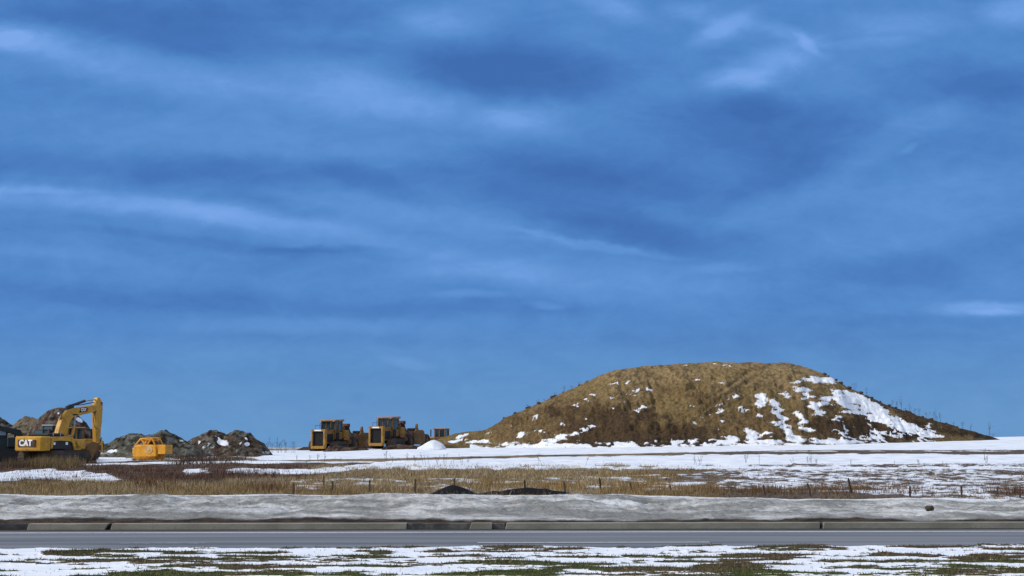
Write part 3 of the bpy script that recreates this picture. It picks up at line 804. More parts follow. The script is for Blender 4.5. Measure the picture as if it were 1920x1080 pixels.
# ------------------------------------------------------------------ weeds (dead stalks one can tell apart)
def weed(p, h, seed, col, label, nst=3, spread=.18, group='dead weed stalks'):
    rg = np.random.default_rng(seed)
    V = []; Fc = []; 
    def tube(a, b_, r0, r1):
        a = np.array(a); b_ = np.array(b_); k = len(V)
        for i in range(3):
            an = i * 2.094; off = np.array([math.cos(an), math.sin(an), 0])
            V.append(a + off * r0)
        for i in range(3):
            an = i * 2.094; off = np.array([math.cos(an), math.sin(an), 0])
            V.append(b_ + off * r1)
        for i in range(3): Fc.append((k + i, k + (i + 1) % 3, k + 3 + (i + 1) % 3, k + 3 + i))
    sc_ = p[1] / 100.0 * (.6 if p[2] > 2.6 else 1)
    heads = []
    for s in range(nst):
        a = np.array([rg.normal(0, spread * .5), rg.normal(0, spread * .4), -.05]); hh = h * rg.uniform(.6, 1.0)
        b_ = a + np.array([rg.normal(0, spread), rg.normal(0, spread), hh])
        mid = (a + b_) / 2 + np.array([rg.normal(0, .03), 0, 0])
        tube(a, mid, .012 * sc_, .010 * sc_); tube(mid, b_, .010 * sc_, .006 * sc_)
        for k in range(5):
            t = rg.uniform(.45, .98); c0 = a + (b_ - a) * t
            d = np.array([rg.normal(0, .10), rg.normal(0, .06), rg.uniform(.04, .16)]) * h
            tube(c0, c0 + d, .006 * sc_, .004 * sc_); heads.append(c0 + d)
        heads.append(b_)
    for hd in heads:
        for k in range(3):
            d = rg.normal(0, .02, 3) * h; tube(hd - d, hd + d, .012 * sc_, .003 * sc_)
    e = mesh_np('weed', np.array(V), np.array(Fc), M['blade'], None, False, np.ones((len(V), 3)) * np.array(col))
    e.location = p
    tag(e, label, 'weed', group)
    return e
wcol = (.12, .095, .08)
sets = [
 ([(505, 818), (513, 821), (522, 819), (531, 822), (539, 824), (548, 820), (556, 823)], 842, 150, 'dead weed stalks in the gap between the right rubble heap and the left scraper', 'weeds standing on the skyline left of the scrapers'),
 ([(587, 846), (599, 848), (612, 849), (560, 850), (640, 852), (724, 844), (738, 850), (767, 846), (780, 850)], 866, 118, 'thin dead weeds on the snow in front of the two yellow scrapers', 'weeds on the snow in front of the scrapers'),
 ([(798, 846), (806, 843), (836, 843), (868, 848), (820, 850), (850, 852), (880, 856)], 872, 112, 'thin dead weeds on the snow below the white snow heap', 'weeds on the snow below the snow heap'),
 ([(1008, 845), (1014, 852), (1100, 846)], 872, 110, 'tall lone dead weed on snow below the left half of the big mound', 'weeds on the snow left below the mound'),
 ([(1302, 850), (1310, 852), (1421, 846), (1512, 850), (1518, 848), (1526, 856), (1482, 856), (1590, 860), (1673, 862), (1716, 860), (1760, 858), (1842, 852)], 872, 110, 'scattered dead weed on the wide white strip below the right half of the big mound', 'weeds on the snow right below the mound'),
 ([(1395, 845), (1840, 838)], 862, 116, 'dark bushy weed beside the snowy track at the mound foot', 'bushy weeds by the track'),
]
sd = 0
for lst, yb, Y, lab, grp in sets:
    for a, yt in lst:
        sd += 1
        YY_ = Y + random.uniform(-4, 3); x = (a - 960) / F * YY_; z0 = tz(x, YY_)
        h = max(at(a, yt, YY_).z - z0, .5)
        weed((x, YY_, z0), h * random.uniform(.85, 1.05), sd, wcol, lab, random.choice((1, 2, 3)), .07 * h + .04, grp)
dg = bpy.context.evaluated_depsgraph_get()
mound_bvh = None
from mathutils.bvhtree import BVHTree
mound_bvh = BVHTree.FromObject(mound, dg)
def on_mound(px_):
    """height of the ridge line at this bearing"""
    best = None
    for Y in np.arange(150, 172, .5):
        x = (px_ - 960) / F * Y
        r = mound_bvh.ray_cast(Vector((x, Y, 60)), Vector((0, 0, -1)))
        if r[0] is not None:
            s = (r[0].z - CZ) / Y
            if best is None or s > best[0]: best = (s, r[0].copy())
    return best[1] if best else None
for lst, h, lab, grp in [
   ([990, 1008, 1022, 1040, 1058, 1072, 1087, 1100], .8, 'small dead weed on the left skyline slope of the big mound', 'weeds on the left slope of the mound'),
   ([1600, 1625, 1668, 1680, 1688, 1694, 1702, 1712, 1720, 1735], 1.1, 'dead weeds on the upper right skyline slope of the big mound', 'weeds on the right slope of the mound'),
   ([1748, 1753, 1760], 1.5, 'dark bushy weed standing highest on the lower right slope of the big mound', 'bushy weeds on the right slope'),
   ([1785, 1800, 1815, 1850, 1856], 1.1, 'thin dead weed near the right toe of the big mound', 'weeds near the right toe of the mound')]:
    for a in lst:
        sd += 1; q = on_mound(a)
        if q is None: continue
        hh = h * random.uniform(.5, 1.1) * (1.8 if a in (1688, 1852, 1850) else 1)
        weed((q.x, q.y, q.z - .05), hh, sd, wcol, lab, 3, .12, grp)
# clods along the mound's flanks: countable lumps on the skyline
for i, a in enumerate([945, 966, 988, 992, 1010, 1036, 1041, 1056, 1086, 1100, 1545, 1552, 1566, 1575, 1590, 1612, 1632, 1648, 1664, 1676, 1696, 1702, 1726, 1742, 1770, 1790]):
    q = on_mound(a)
    if q is None: continue
    o = rock_obj('clod', (q.x, q.y - .2, q.z + .02), random.uniform(.10, .24), M['mud'], 100 + i, (1.2, .9, .75))
    tag(o, 'dark earth clod on the %s skyline slope of the big mound' % ('left' if a < 1300 else 'right'), 'clod', 'clods on the %s slope of the mound' % ('left' if a < 1300 else 'right'))

# ------------------------------------------------------------------ machines
def track_part(root, y, x0, x1, w, h, matn='mud', name='track', sag=0.0):
    q = MB(); r = h / 2; pts = []
    for i in range(9):
        a = math.pi / 2 + math.pi * i / 8; pts.append((x0 + r + r * math.cos(a), r + r * math.sin(a)))
    for i in range(9):
        a = -math.pi / 2 + math.pi * i / 8; pts.append((x1 - r + r * math.cos(a), r + r * math.sin(a)))
    q.prism(pts, y - w / 2, y + w / 2, .02)
    per = np.arange(x0 + r * .6, x1 - r * .6, .2)
    for x in per:
        q.box(x, x + .1, y - w / 2 - .02, y + w / 2 + .02, h - .01, h + .05, 0)
        q.box(x, x + .1, y - w / 2 - .02, y + w / 2 + .02, -.05, .01, 0)
    for i in range(7):
        for cx, s in ((x0 + r, -1), (x1 - r, 1)):
            a = -math.pi / 2 + math.pi * (i + .5) / 7
            c_ = Vector((cx + s * r * math.cos(a), y, r + r * math.sin(a)))
            d_ = Vector((s * math.cos(a), 0, math.sin(a)))
            q.cyl(c_ + Vector((0, -w / 2 - .02, 0)), c_ + Vector((0, w / 2 + .02, 0)), .06, n=5)
    t = q.build(name, M[matn], root)
    for sy in (-1, 1):
        q = MB()
        q.prism([(x0 + r, r * .35), (x1 - r, r * .35), (x1 - r, r * 1.6), (x0 + r, r * 1.6)], y + sy * w * .5, y + sy * (w * .5 + .03), .01)
        for x in np.linspace(x0 + r * .9, x1 - r * .9, 8):
            q.cyl((x, y + sy * (w / 2 + .02), r * .55), (x, y + sy * (w / 2 + .08), r * .55), r * .32, n=12)
        q.build('rollers', M['dark'], t)
    for cx in (x0 + r, x1 - r):
        q = MB(); q.cyl((cx, y - w / 2 - .06, r), (cx, y + w / 2 + .06, r), r * .72, n=20)
        q.cyl((cx, y - w / 2 - .10, r), (cx, y + w / 2 + .10, r), r * .28, n=12)
        q.build('idler', M['mud'], t)
    return t
def excavator(loc, yaw, lab, bodym='yellow', boom=True, hood='dark', logo=True):
    root = empty('excavator', loc, yaw)
    tag(root, lab, 'excavator')
    for s in (-1, 1): track_part(root, s * 1.32, -2.6, 2.5, .62, 1.02)
    q = MB(); q.box(-1.5, 1.5, -1.0, 1.0, .45, .95, .05); q.cyl((0, 0, .9), (0, 0, 1.18), .75, n=24); q.build('undercarriage', M['dark'], root)
    # counterweight with rounded corners
    q = MB()
    q.prism([(-2.35, -1.5), (-3.0, -1.5), (-3.32, -1.33), (-3.46, -.9), (-3.5, 0), (-3.46, .9), (-3.32, 1.33), (-3.0, 1.5), (-2.35, 1.5)], 1.02, 2.16, .09, 'z')
    cw = q.build('counterweight', M[bodym], root)
    if logo:
        q = MB(); q.box(-3.55, -3.44, -.86, .86, 1.34, 1.90, .01); pn = q.build('logo_panel', M['decal'], cw)
        mt = Matrix(((0, 0, -1, -3.565), (-1, 0, 0, 0.05), (0, 1, 0, 1.62), (0, 0, 0, 1)))
        text_part('CAT', .66, M['white'], cw, mt, 'logo_lettering', .028, .012)
        q = MB(); q.prism([(.18, 1.38), (-.20, 1.38), (-.01, 1.55)], -3.585, -3.575, 0, 'x'); q.build('logo_triangle', M['yellow'], cw)
    # side bodies
    q = MB()
    pts = [(-2.35, 1.20), (-2.3, 2.12), (-.2, 2.16), (.35, 2.06), (.75, 1.85), (.95, 1.5), (1.35, 1.40), (1.35, 1.08), (.55, 1.08), (.35, 1.6), (.05, 1.78), (-1.2, 1.82), (-2.0, 1.78), (-2.15, 1.20)]
    q.prism(pts, -1.5, -1.38, .02)
    q.build('side_panel', M[bodym], root)
    q = MB(); q.box(-2.35, 1.3, -1.36, 1.42, 1.14, 1.80, .03); q.box(-2.3, .3, -1.3, 1.36, 1.8, 2.18, .04); q.build('engine_housing', M['dark'], root)
    q = MB(); q.box(-2.2, -.5, -1.1, .9, 2.18, 2.42, .06); q.box(-.5, .3, -.6, .3, 2.18, 2.36, .04); hd = q.build('engine_hood', M[hood], root)
    q = MB(); q.cyl((-1.5, -.5, 2.4), (-1.5, -.5, 2.78), .07, n=12); q.build('exhaust', M['rust'], root)
    for x in (-1.9, -1.0):
        q = MB(); q.cyl((x, -1.3, 2.2), (x, -1.3, 2.5), .03, n=8); q.build('rail_post', M['steel'], root)
    for x, sz in ((-1.95, .12), (-.45, .14)):
        q = MB(); q.box(x, x + sz * 2, -1.40, -1.37, 1.50, 1.50 + sz * 1.6, .005); q.build('sticker', M['white'], root)
    # right front tank and step
    q = MB(); q.box(.6, 2.0, -1.5, -.75, 1.15, 1.95, .06); q.build('fuel_tank', M[bodym], root)
    # cab
    q = MB(); q.box(.1, 2.0, .45, 1.5, 1.2, 2.0, .05)
    for x, y in ((.15, .5), (.15, 1.45), (1.9, .5), (1.9, 1.45), (1.05, .5), (1.05, 1.45)): q.box(x - .05, x + .05, y - .05, y + .05, 2.0, 3.0, .01)
    cb = q.build('cab', M['dark'], root)
    q = MB(); q.box(.02, 2.08, .38, 1.57, 3.0, 3.12, .04); q.build('cab_roof', M['steel'], cb)
    q = MB(); q.box(.2, 1.85, .49, .51, 2.02, 2.98, 0); q.box(.2, 1.85, 1.44, 1.46, 2.02, 2.98, 0); q.box(.14, .16, .5, 1.44, 2.02, 2.98, 0); q.box(1.9, 1.92, .5, 1.44, 2.02, 2.98, 0)
    q.build('cab_glass', M['glass'], cb)
    q = MB(); q.box(-.9, .05, .55, 1.45, 2.2, 2.74, .03); rb = q.build('rear_cabinet', M['dark'], root)
    q = MB(); q.box(-.93, .0, .62, 1.38, 2.30, 2.62, .0); q.box(-.8, -.1, .52, 1.48, 2.30, 2.62, 0); q.build('cabinet_glass', M['glass'], rb)
    if boom:
        by = .22
        q = MB()
        pts = [(-.25, 1.75), (.2, 3.0), (.62, 3.85), (1.15, 4.32), (1.9, 4.50), (3.4, 4.66), (4.95, 4.86), (5.05, 4.62), (4.95, 4.30), (3.8, 4.10), (2.4, 3.86), (1.75, 3.68), (1.45, 3.28), (1.15, 2.4), (.75, 1.7), (.4, 1.55)]
        q.prism(pts, -by, by, .03); bm_ = q.build('boom', M[bodym], root)
        q = MB(); q.prism([(2.55, 4.14), (2.70, 4.50), (3.45, 4.60), (3.75, 4.52), (3.55, 4.22)], -by - .012, -by + .01, 0); q.build('logo_panel', M['black'], bm_)
        q = MB(); q.prism([(3.45, 4.22), (3.36, 4.58), (3.75, 4.52), (3.55, 4.22)], -by - .02, -by - .005, 0); q.build('logo_stripe', M['red'], bm_)
        mt = Matrix(((1, 0, 0, 3.08), (0, 0, -1, -by - .028), (0, 1, 0, 4.37), (0, 0, 0, 1)))
        text_part('CAT', .33, M['white'], bm_, mt, 'logo_lettering', .02, .006)
        q = MB(); q.box(1.75, 2.35, -by - .015, -by + .01, 3.90, 4.02, 0); q.build('model_plate', M['black'], bm_)
        q = MB(); q.prism([(.55, 1.5), (1.05, 1.5), (1.2, 2.3), (.95, 2.3)], -.62, .62, .02); q.build('boom_foot', M[bodym], root)
        for s in (-1, 1):
            q = MB(); q.cyl((1.25, s * .42, 1.55), (1.75, s * .42, 3.0), .13); q.build('boom_cylinder', M[bodym], root)
            q = MB(); q.cyl((1.75, s * .42, 3.0), (1.95, s * .34, 3.85), .07); q.build('cylinder_rod', M['steel'], root)
        q = MB(); q.cyl((1.3, 0, 4.44), (1.9, 0, 4.72), .1); q.cyl((1.9, 0, 4.72), (3.5, 0, 5.12), .115); st = q.build('stick_cylinder', M['dark'], root)
        q = MB(); q.cyl((3.4, 0, 5.10), (4.95, 0, 5.28), .055); q.build('cylinder_rod', M['steel'], st)
        q = MB(); q.prism([(1.1, 4.3), (1.5, 4.78), (2.1, 4.80), (2.0, 4.5)], -.1, .1, .01); q.build('cylinder_bracket', M['dark'], bm_)
        # hydraulic hoses
        q = MB()
        hp = [(.4, 2.9), (.5, 3.9), (1.2, 4.6), (2.0, 4.68), (3.2, 4.78), (4.7, 5.02)]
        for y in (-.12, -.04, .06):
            for a, e in zip(hp, hp[1:]): q.cyl((a[0], y, a[1] + .03), (e[0], y, e[1] + .03), .025, n=6)
        for a, e in zip([(4.8, 4.35), (4.5, 4.0), (4.42, 3.5), (4.6, 3.0), (4.85, 2.85)], [(4.5, 4.0), (4.42, 3.5), (4.6, 3.0), (4.85, 2.85), (5.0, 2.9)]): q.cyl((a[0], -.25, a[1]), (e[0], -.25, e[1]), .03, n=6)
        q.build('hoses', M['dark'], bm_)
        q = MB()
        pts = [(4.75, 4.95), (4.95, 5.42), (5.25, 5.48), (5.5, 5.2), (5.72, 4.6), (5.62, 3.2), (5.45, 1.55), (5.0, 1.55), (4.82, 3.0), (4.72, 4.2)]
        q.prism(pts, -.19, .19, .03); sk = q.build('stick', M[bodym], root)
        q = MB(); q.cyl((5.75, 0, 4.95), (5.72, 0, 3.3), .10); q.cyl((5.5, -.24, 5.0), (5.5, .24, 5.0), .10); q.build('bucket_cylinder', M['rust'], sk)
        q = MB(); q.cyl((5.72, 0, 3.3), (5.68, 0, 2.1), .05); q.cyl((5.68, -.16, 2.1), (5.1, -.16, 1.15), .05); q.cyl((5.68, -.16, 2.1), (5.45, -.16, 1.6), .05); q.build('linkage', M['rust'], sk)
        q = MB()
        prof = [(5.35, 1.72), (5.05, 1.62), (4.55, 1.75), (4.05, 1.72), (3.65, 1.35), (3.55, .85), (3.75, .40), (4.1, .12), (4.3, .05)]
        inner = [(4.35, .18), (4.12, .26), (3.88, .50), (3.72, .86), (3.80, 1.25), (4.12, 1.55), (4.55, 1.60), (4.95, 1.45)]
        q.prism(prof + inner, -.72, .72, .0)
        for s in (-1, 1): q.prism(prof + [(4.75, .75), (5.2, 1.4)], s * .72 - .02, s * .72 + .02, .0)
        bk = q.build('bucket', M['mud_yellow'], root); bk.location = (-.25, 0, .15); bk.scale = (.96, .88, .92)
        q = MB()
        for y in np.linspace(-.62, .62, 5): q.box(4.15, 4.6, y - .06, y + .06, .02, .12, .01)
        q.build('teeth', M['rust'], bk)
        q = MB(); q.prism([(4.95, 1.0), (6.1, .95), (6.0, 1.45), (5.5, 1.5)], -.34, .34, .02); q.build('coupler', M['rust'], bk)
    return root
YE = 113.0
ex = at(106, 868, YE)
exc = excavator((ex.x - .12, YE, tz(ex.x, YE) - .02), math.pi / 2 - R(43) + R(21), 'big yellow excavator seen from behind, boom arched over and bucket tucked in')

exc.scale = (.955, .955, .985)
# dark machine cut off by the left edge
def dark_loader(loc, yaw):
    root = empty('crawler_loader', loc, yaw); tag(root, 'dark green machine with a glazed cab and yellow arm, cut off by the left edge', 'loader')
    for s in (-1, 1): track_part(root, s * 1.15, -2.1, 2.1, .5, 1.0, 'dark')
    q = MB(); q.box(-1.9, 1.6, -.95, .95, .55, 1.9, .06); q.box(-1.9, -.4, -1.2, 1.2, 1.2, 2.0, .06); q.build('body', M['tealbody'], root)
    q = MB(); q.box(-.4, 1.0, -.8, .8, 1.9, 2.15, .04)
    for x, y in ((-.35, -.75), (-.35, .75), (.95, -.75), (.95, .75)): q.box(x - .06, x + .06, y - .06, y + .06, 2.1, 2.75, .01)
    cb = q.build('cab', M['tealbody'], root)
    q = MB(); q.box(-.5, 1.1, -.88, .88, 2.75, 2.88, .03); q.build('cab_roof', M['dark'], cb)
    q = MB(); q.box(-.34, .94, -.77, -.75, 2.17, 2.74, 0); q.box(.95, .97, -.7, .7, 2.17, 2.74, 0); q.box(-.37, -.35, -.7, .7, 2.17, 2.74, 0); q.box(-.34, .94, .75, .77, 2.17, 2.74, 0)
    q.build('cab_glass', M['paleglass'], cb)
    for s in (-1, 1):
        q = MB(); q.prism([(-1.7, 1.9), (-1.4, 2.6), (.9, 3.1), (2.2, 2.2), (2.7, .9), (2.4, .8), (1.9, 1.9), (.8, 2.7), (-1.1, 2.2), (-1.3, 1.9)], s * 1.0 - .09, s * 1.0 + .09, .02); q.build('lift_arm', M['tealbody'], root)
    q = MB(); q.cyl((-1.0, .3, 2.0), (-1.0, .3, 2.75), .08, n=12); q.build('exhaust', M['dark'], root)
    q = MB(); q.prism([(2.5, 1.2), (2.4, .25), (2.7, .05), (3.5, .02), (3.5, .08), (2.8, .16), (2.6, .35), (2.65, 1.2)], -1.3, 1.3, .0); q.prism([(2.5, 1.2), (2.4, .25), (2.7, .05), (3.5, .02), (2.9, 1.1)], -1.32, -1.28, 0); q.prism([(2.5, 1.2), (2.4, .25), (2.7, .05), (3.5, .02), (2.9, 1.1)], 1.28, 1.32, 0)
    q.build('bucket', M['dark'], root)
    return root
p = at(2, 864, 116)
dark_loader((p.x, 116, tz(p.x, 116)), R(200))

def dozer(loc, yaw, lab, scale=1.0, cabm='black', blade=True, side=False):
    root = empty('bulldozer', loc, yaw); tag(root, lab, 'bulldozer'); root.scale = (scale,) * 3
    for s in (-1, 1): track_part(root, s * 1.0, -1.9, 1.7, .5, 1.0)
    q = MB(); q.box(-1.7, .3, -.75, .75, .6, 1.5, .05); q.box(-1.8, -.9, -1.2, 1.2, 1.05, 1.75, .08); q.build('chassis', M['mud_yellow'], root)
    q = MB(); q.prism([(.2, .7), (.2, 1.9), (1.9, 1.75), (1.95, .7)], -.48, .48, .05); hd = q.build('engine_hood', M['yellow'], root)
    q = MB(); q.box(1.93, 1.97, -.38, .38, .8, 1.65, .0); q.build('grille', M['black'], hd)
    q = MB(); q.cyl((.9, .25, 1.8), (.9, .25, 2.75), .07, n=12); q.build('exhaust', M['dark'], hd)
    q = MB(); q.box(-1.1, .3, -.75, .75, 1.5, 1.85, .03)
    for x, y in ((-1.05, -.7), (-1.05, .7), (.22, -.7), (.22, .7), (-.35, -.7), (-.35, .7)): q.box(x - .08, x + .08, y - .08, y + .08, 1.8, 2.75, .01)
    cb = q.build('cab', M['mud_yellow'], root)
    q = MB(); q.box(-1.2, .4, -.86, .86, 2.75, 2.9, .04); q.build('cab_roof', M['roofpaint'], cb)
    q = MB()
    for y in (-.7, .7): q.box(-1.0, .2, y - .01, y + .01, 1.86, 2.74, 0)
    for x in (-1.03, .22): q.box(x - .01, x + .01, -.65, .65, 1.86, 2.74, 0)
    q.build('cab_glass', M['darkglass'], cb)
    if blade:
        q = MB(); q.prism([(2.5, .05), (2.35, .5), (2.45, 1.15), (2.55, 1.15), (2.46, .5), (2.65, .05)], -1.7, 1.7, .0); q.build('blade', M['mud_yellow'], root)
        for s in (-1, 1):
            q = MB(); q.box(-.3, 2.4, s * 1.35 - .09, s * 1.35 + .09, .35, .6, .02); q.build('push_arm', M['rust'], root)
    return root
p = at(150, 862, 121)
dozer((p.x, 121, tz(p.x, 121) + .05), R(15), 'yellow bulldozer half hidden behind the excavator boom and bucket', .95, blade=False)
p = at(822, 838, 178)
d = dozer((p.x, 178, tz(p.x, 178)+.05), R(165), 'distant yellow bulldozer with two dark cab windows, peeping over the berm', 1.02, blade=False)
# lift it on its own heap so that the cab clears the berm
zz_ = at(830, 803, 178).z - 2.9 * 1.02
d.location.z = zz_
heightpile('dirt_pile', [(780, 842), (795, 826), (805, 822), (850, 821), (865, 828), (880, 842)], 174.5, 3.2, 1.4, -14, -2.5, .2, .2, 760, (.05, .05), 'low soil platform under the distant bulldozer', 'dirt pile', m_pile,
           pile_col((.11, .062, .042), (.075, .045, .03), 9, (.14, .1, .08)), zs, group='spoil heaps along the left skyline', sharp=.1)

def scraper(loc, yaw, lab):
    root = empty('scraper', loc, yaw); tag(root, lab, 'scraper', 'towed scrapers parked side by side')
    for s in (-1, 1): track_part(root, s * 1.28, 2.0, 5.9, .6, 1.05)
    # radiator shell: frame, grille, bumper
    q = MB()
    q.box(6.35, 6.85, -.88, -.66, .55, 2.42, .03); q.box(6.35, 6.85, .66, .88, .55, 2.42, .03); q.box(6.35, 6.85, -.66, .66, 2.16, 2.42, .02)
    rs = q.build('radiator_frame', M['grimy_yellow'], root)
    q = MB(); q.prism([(-.68, .6), (-.68, 1.95), (-.45, 2.17), (.45, 2.17), (.68, 1.95), (.68, .6)], 6.5, 6.6, 0, 'x')
    for z in np.arange(.75, 2.1, .14): q.box(6.6, 6.64, -.62, .62, z, z + .04, 0)
    q.build('grille', M['black'], rs)
    q = MB(); q.prism([(-.86, .55), (-.80, .22), (.80, .22), (.86, .55)], 6.3, 6.92, .04, 'x'); q.build('bumper', M['grimy_yellow'], root)
    q = MB(); q.box(6.86, 6.88, -.42, .42, 2.22, 2.36, .0); q.build('name_plate', M['white'], rs)
    for s in (-1, 1):
        q = MB(); q.cyl((6.84, s * .77, 2.05), (6.9, s * .77, 2.05), .06, n=12); q.build('headlight', M['steel'], rs)
    q = MB(); q.prism([(4.2, .8), (4.2, 2.42), (6.36, 2.36), (6.36, .8)], -.8, .8, .05); hd = q.build('engine_hood', M['mud_yellow'], root)
    for s in (-1, 1):
        q = MB(); q.box(4.5, 6.1, s * .80 - .015, s * .80 + .015, 1.0, 1.9, 0); q.build('side_vent', M['black'], hd)
    q = MB(); q.box(5.3, 5.9, .45, .95, 2.4, 2.58, .02); q.cyl((5.2, -.3, 2.4), (5.2, -.3, 2.85), .09, n=12); q.build('air_cleaner', M['dark'], hd)
    # cab
    q = MB(); q.box(2.3, 4.2, -.95, .95, 1.3, 2.15, .04)
    for x in (2.38, 3.3, 4.1):
        for y in (-.87, .87): q.box(x - .07, x + .07, y - .07, y + .07, 2.12, 3.36, .01)
    for y in (-.28, .28): q.box(4.06, 4.16, y - .04, y + .04, 2.12, 3.36, .01)
    q.box(2.32, 2.44, -.05, .05, 2.12, 3.36, .01)
    cb = q.build('cab', M['mud_yellow'], root)
    q = MB(); q.prism([(2.1, 3.36), (4.5, 3.34), (4.5, 3.52), (2.1, 3.62)], -1.05, 1.05, .04); q.build('cab_roof', M['roofpaint'], cb)
    q = MB()
    for y in (-.87, .87): q.box(2.45, 4.05, y - .01, y + .01, 2.17, 3.35, 0)
    for x in (2.38, 4.1): q.box(x - .01, x + .01, -.82, .82, 2.17, 3.35, 0)
    q.build('cab_glass', M['darkglass'], cb)
    q = MB(); q.box(2.8, 3.25, -.25, .25, 2.15, 2.75, .05); q.box(2.72, 2.85, -.25, .25, 2.6, 3.0, .04); q.build('seat', M['dark'], cb)
    q = MB()
    for y in (-.98, .98):
        q.cyl((4.3, y, 2.3), (4.3, y, 3.1), .025, n=6); q.cyl((4.3, y, 3.1), (2.3, y, 3.1), .025, n=6); q.cyl((5.9, y * .8, 2.4), (5.9, y * .8, 2.85), .02, n=6); q.cyl((5.9, y * .8, 2.85), (4.3, y * .9, 2.85), .02, n=6)
    q.build('handrail', M['dark'], root)
    q = MB(); q.box(4.3, 4.36, 1.05, 1.35, 2.75, 3.15, .02); q.cyl((4.3, .98, 2.95), (4.33, 1.2, 2.95), .02, n=6); q.build('mirror', M['dark'], cb)
    q = MB()
    for y in (-.8, .8): q.box(4.46, 4.54, y - .08, y + .08, 3.28, 3.38, .02)
    q.build('work_light', M['steel'], cb)
    q = MB(); q.cyl((4.6, .55, 2.4), (4.6, .55, 3.05), .07, n=10); q.cyl((4.6, .55, 3.05), (4.5, .6, 3.2), .07, n=10); q.build('exhaust', M['rust'], hd)
    for s in (-1, 1):
        q = MB(); q.box(.9, 1.9, s * .6 - .16, s * .6 + .16, 2.25, 2.38, .01)
        for k in range(3):
            a_ = [(1.9, .5 + .1 * k, 2.3), (1.2, .45 + .1 * k, 2.7 + .1 * k), (.3, .5 + .06 * k, 2.9 - .1 * k), (-.6, .8, 1.9), (-1.4, 1.1, 1.6)]
            for A, B_ in zip(a_, a_[1:]): q.cyl((A[0], s * A[1], A[2]), (B_[0], s * B_[1], B_[2]), .035, n=6)
        q.build('hoses', M['black'], root)
    q = MB(); q.prism([(4.15, .9), (4.15, 2.1), (3.35, 2.1), (3.35, 1.2)], -1.0, -.96, 0); q.prism([(4.15, .9), (4.15, 2.1), (3.35, 2.1), (3.35, 1.2)], .96, 1.0, 0); q.build('cab_step', M['black'], cb)
    q = MB(); q.box(.9, 2.28, -1.15, 1.15, 1.45, 2.35, .06); q.build('fuel_tank', M['grimy_yellow'], root)
    q = MB(); q.box(1.0, 6.0, -.6, .6, .5, 1.3, .04); q.build('chassis', M['dark'], root)
    # gooseneck
    q = MB()
    q.prism([(1.5, 1.3), (1.1, 2.3), (.55, 2.95), (-.15, 3.02), (-.6, 2.6), (-1.0, 2.0), (-1.5, 1.5), (-1.1, 1.3), (-.5, 1.8), (-.1, 2.3), (.35, 2.3), (.75, 1.95), (1.0, 1.2)], -.5, .5, .03); q.box(-.25, .45, -.72, .72, 2.7, 3.12, .05); q.cyl((.1, -.8, 3.0), (.1, .8, 3.0), .16, n=12)
    gn = q.build('gooseneck', M['rust'], root)
    for s in (-1, 1):
        q = MB(); q.cyl((.2, s * .42, 2.75), (-.7, s * .6, 1.6), .10, n=12); q.build('lift_cylinder', M['steel'], gn)
    q = MB(); q.box(-1.1, .9, -1.3, -1.12, .9, 1.15, .02); q.box(-1.1, .9, 1.12, 1.3, .9, 1.15, .02); q.box(.7, .95, -1.3, 1.3, .8, 1.25, .03); q.build('draft_frame', M['mud_yellow'], root)
    # bowl
    q = MB()
    for s in (-1, 1): q.prism([(-.9, .45), (-1.0, 1.85), (-1.8, 2.15), (-3.9, 2.1), (-4.5, 1.6), (-4.5, .5)], s * 1.42 - .07, s * 1.42 + .07, .02)
    q.box(-4.4, -1.0, -1.38, 1.38, .42, .56, .01); q.box(-4.5, -4.35, -1.38, 1.38, .5, 2.0, .02)
    bw = q.build('bowl', M['mud_yellow'], root)
    q = MB(); q.prism([(-.85, .5), (-.45, 1.0), (-.55, 1.6), (-1.1, 2.0), (-1.2, 1.9), (-.75, 1.5), (-.65, 1.05), (-1.0, .6)], -1.34, 1.34, 0); q.build('apron', M['rust'], bw)
    q = MB()
    for z in (.8, 1.2, 1.6):
        q.box(-4.3, -1.1, -1.53, -1.49, z, z + .08, .0); q.box(-4.3, -1.1, 1.49, 1.53, z, z + .08, .0)
    q.build('side_rib', M['mud_yellow'], bw)
    q = MB(); q.prism([(-2.5, 2.0), (-2.4, 2.45), (-2.55, 2.85), (-2.85, 2.85), (-2.95, 2.4), (-3.2, 2.0)], -1.2, -1.0, .02); q.prism([(-2.5, 2.0), (-2.4, 2.45), (-2.55, 2.85), (-2.85, 2.85), (-2.95, 2.4), (-3.2, 2.0)], 1.0, 1.2, .02); q.build('ejector_post', M['mud_yellow'], bw)
    for x, r in ((-.2, .78), (-5.3, .80)):
        for s in (-1, 1):
            q = MB(); y0 = s * 1.25
            pr = [(-.32, r * .55), (-.34, r * .85), (-.26, r), (.26, r), (.34, r * .85), (.32, r * .55)]
            bm = bmesh.new(); nseg = 28; ring = []
            for i in range(nseg):
                a = 2 * math.pi * i / nseg
                ring.append([bm.verts.new((x + rr * math.cos(a), y0 + yy, r + rr * math.sin(a))) for yy, rr in pr])
            for i in range(nseg):
                A, B_ = ring[i], ring[(i + 1) % nseg]
                for k in range(len(pr)): bm.faces.new((A[k], B_[k], B_[(k + 1) % len(pr)], A[(k + 1) % len(pr)]))
            bmesh.ops.recalc_face_normals(bm, faces=list(bm.faces))
            q._merge(bm)
            for i in range(nseg):
                a = 2 * math.pi * i / nseg
                c_ = Vector((x + (r + .0) * math.cos(a), y0, r + (r + .0) * math.sin(a)))
                q.cyl(c_ + Vector((0, -.25, 0)), c_ + Vector((0, .25, 0)), .045, n=4)
            wl = q.build('wheel', M['tyre'], root)
            q = MB(); q.cyl((x, y0 - .24, r), (x, y0 + .24, r), r * .56, n=24); q.cyl((x, y0 - .32, r), (x, y0 + .32, r), r * .2, n=12); q.build('rim', M['mud_yellow'], wl)
    # rear frame and push block
    q = MB()
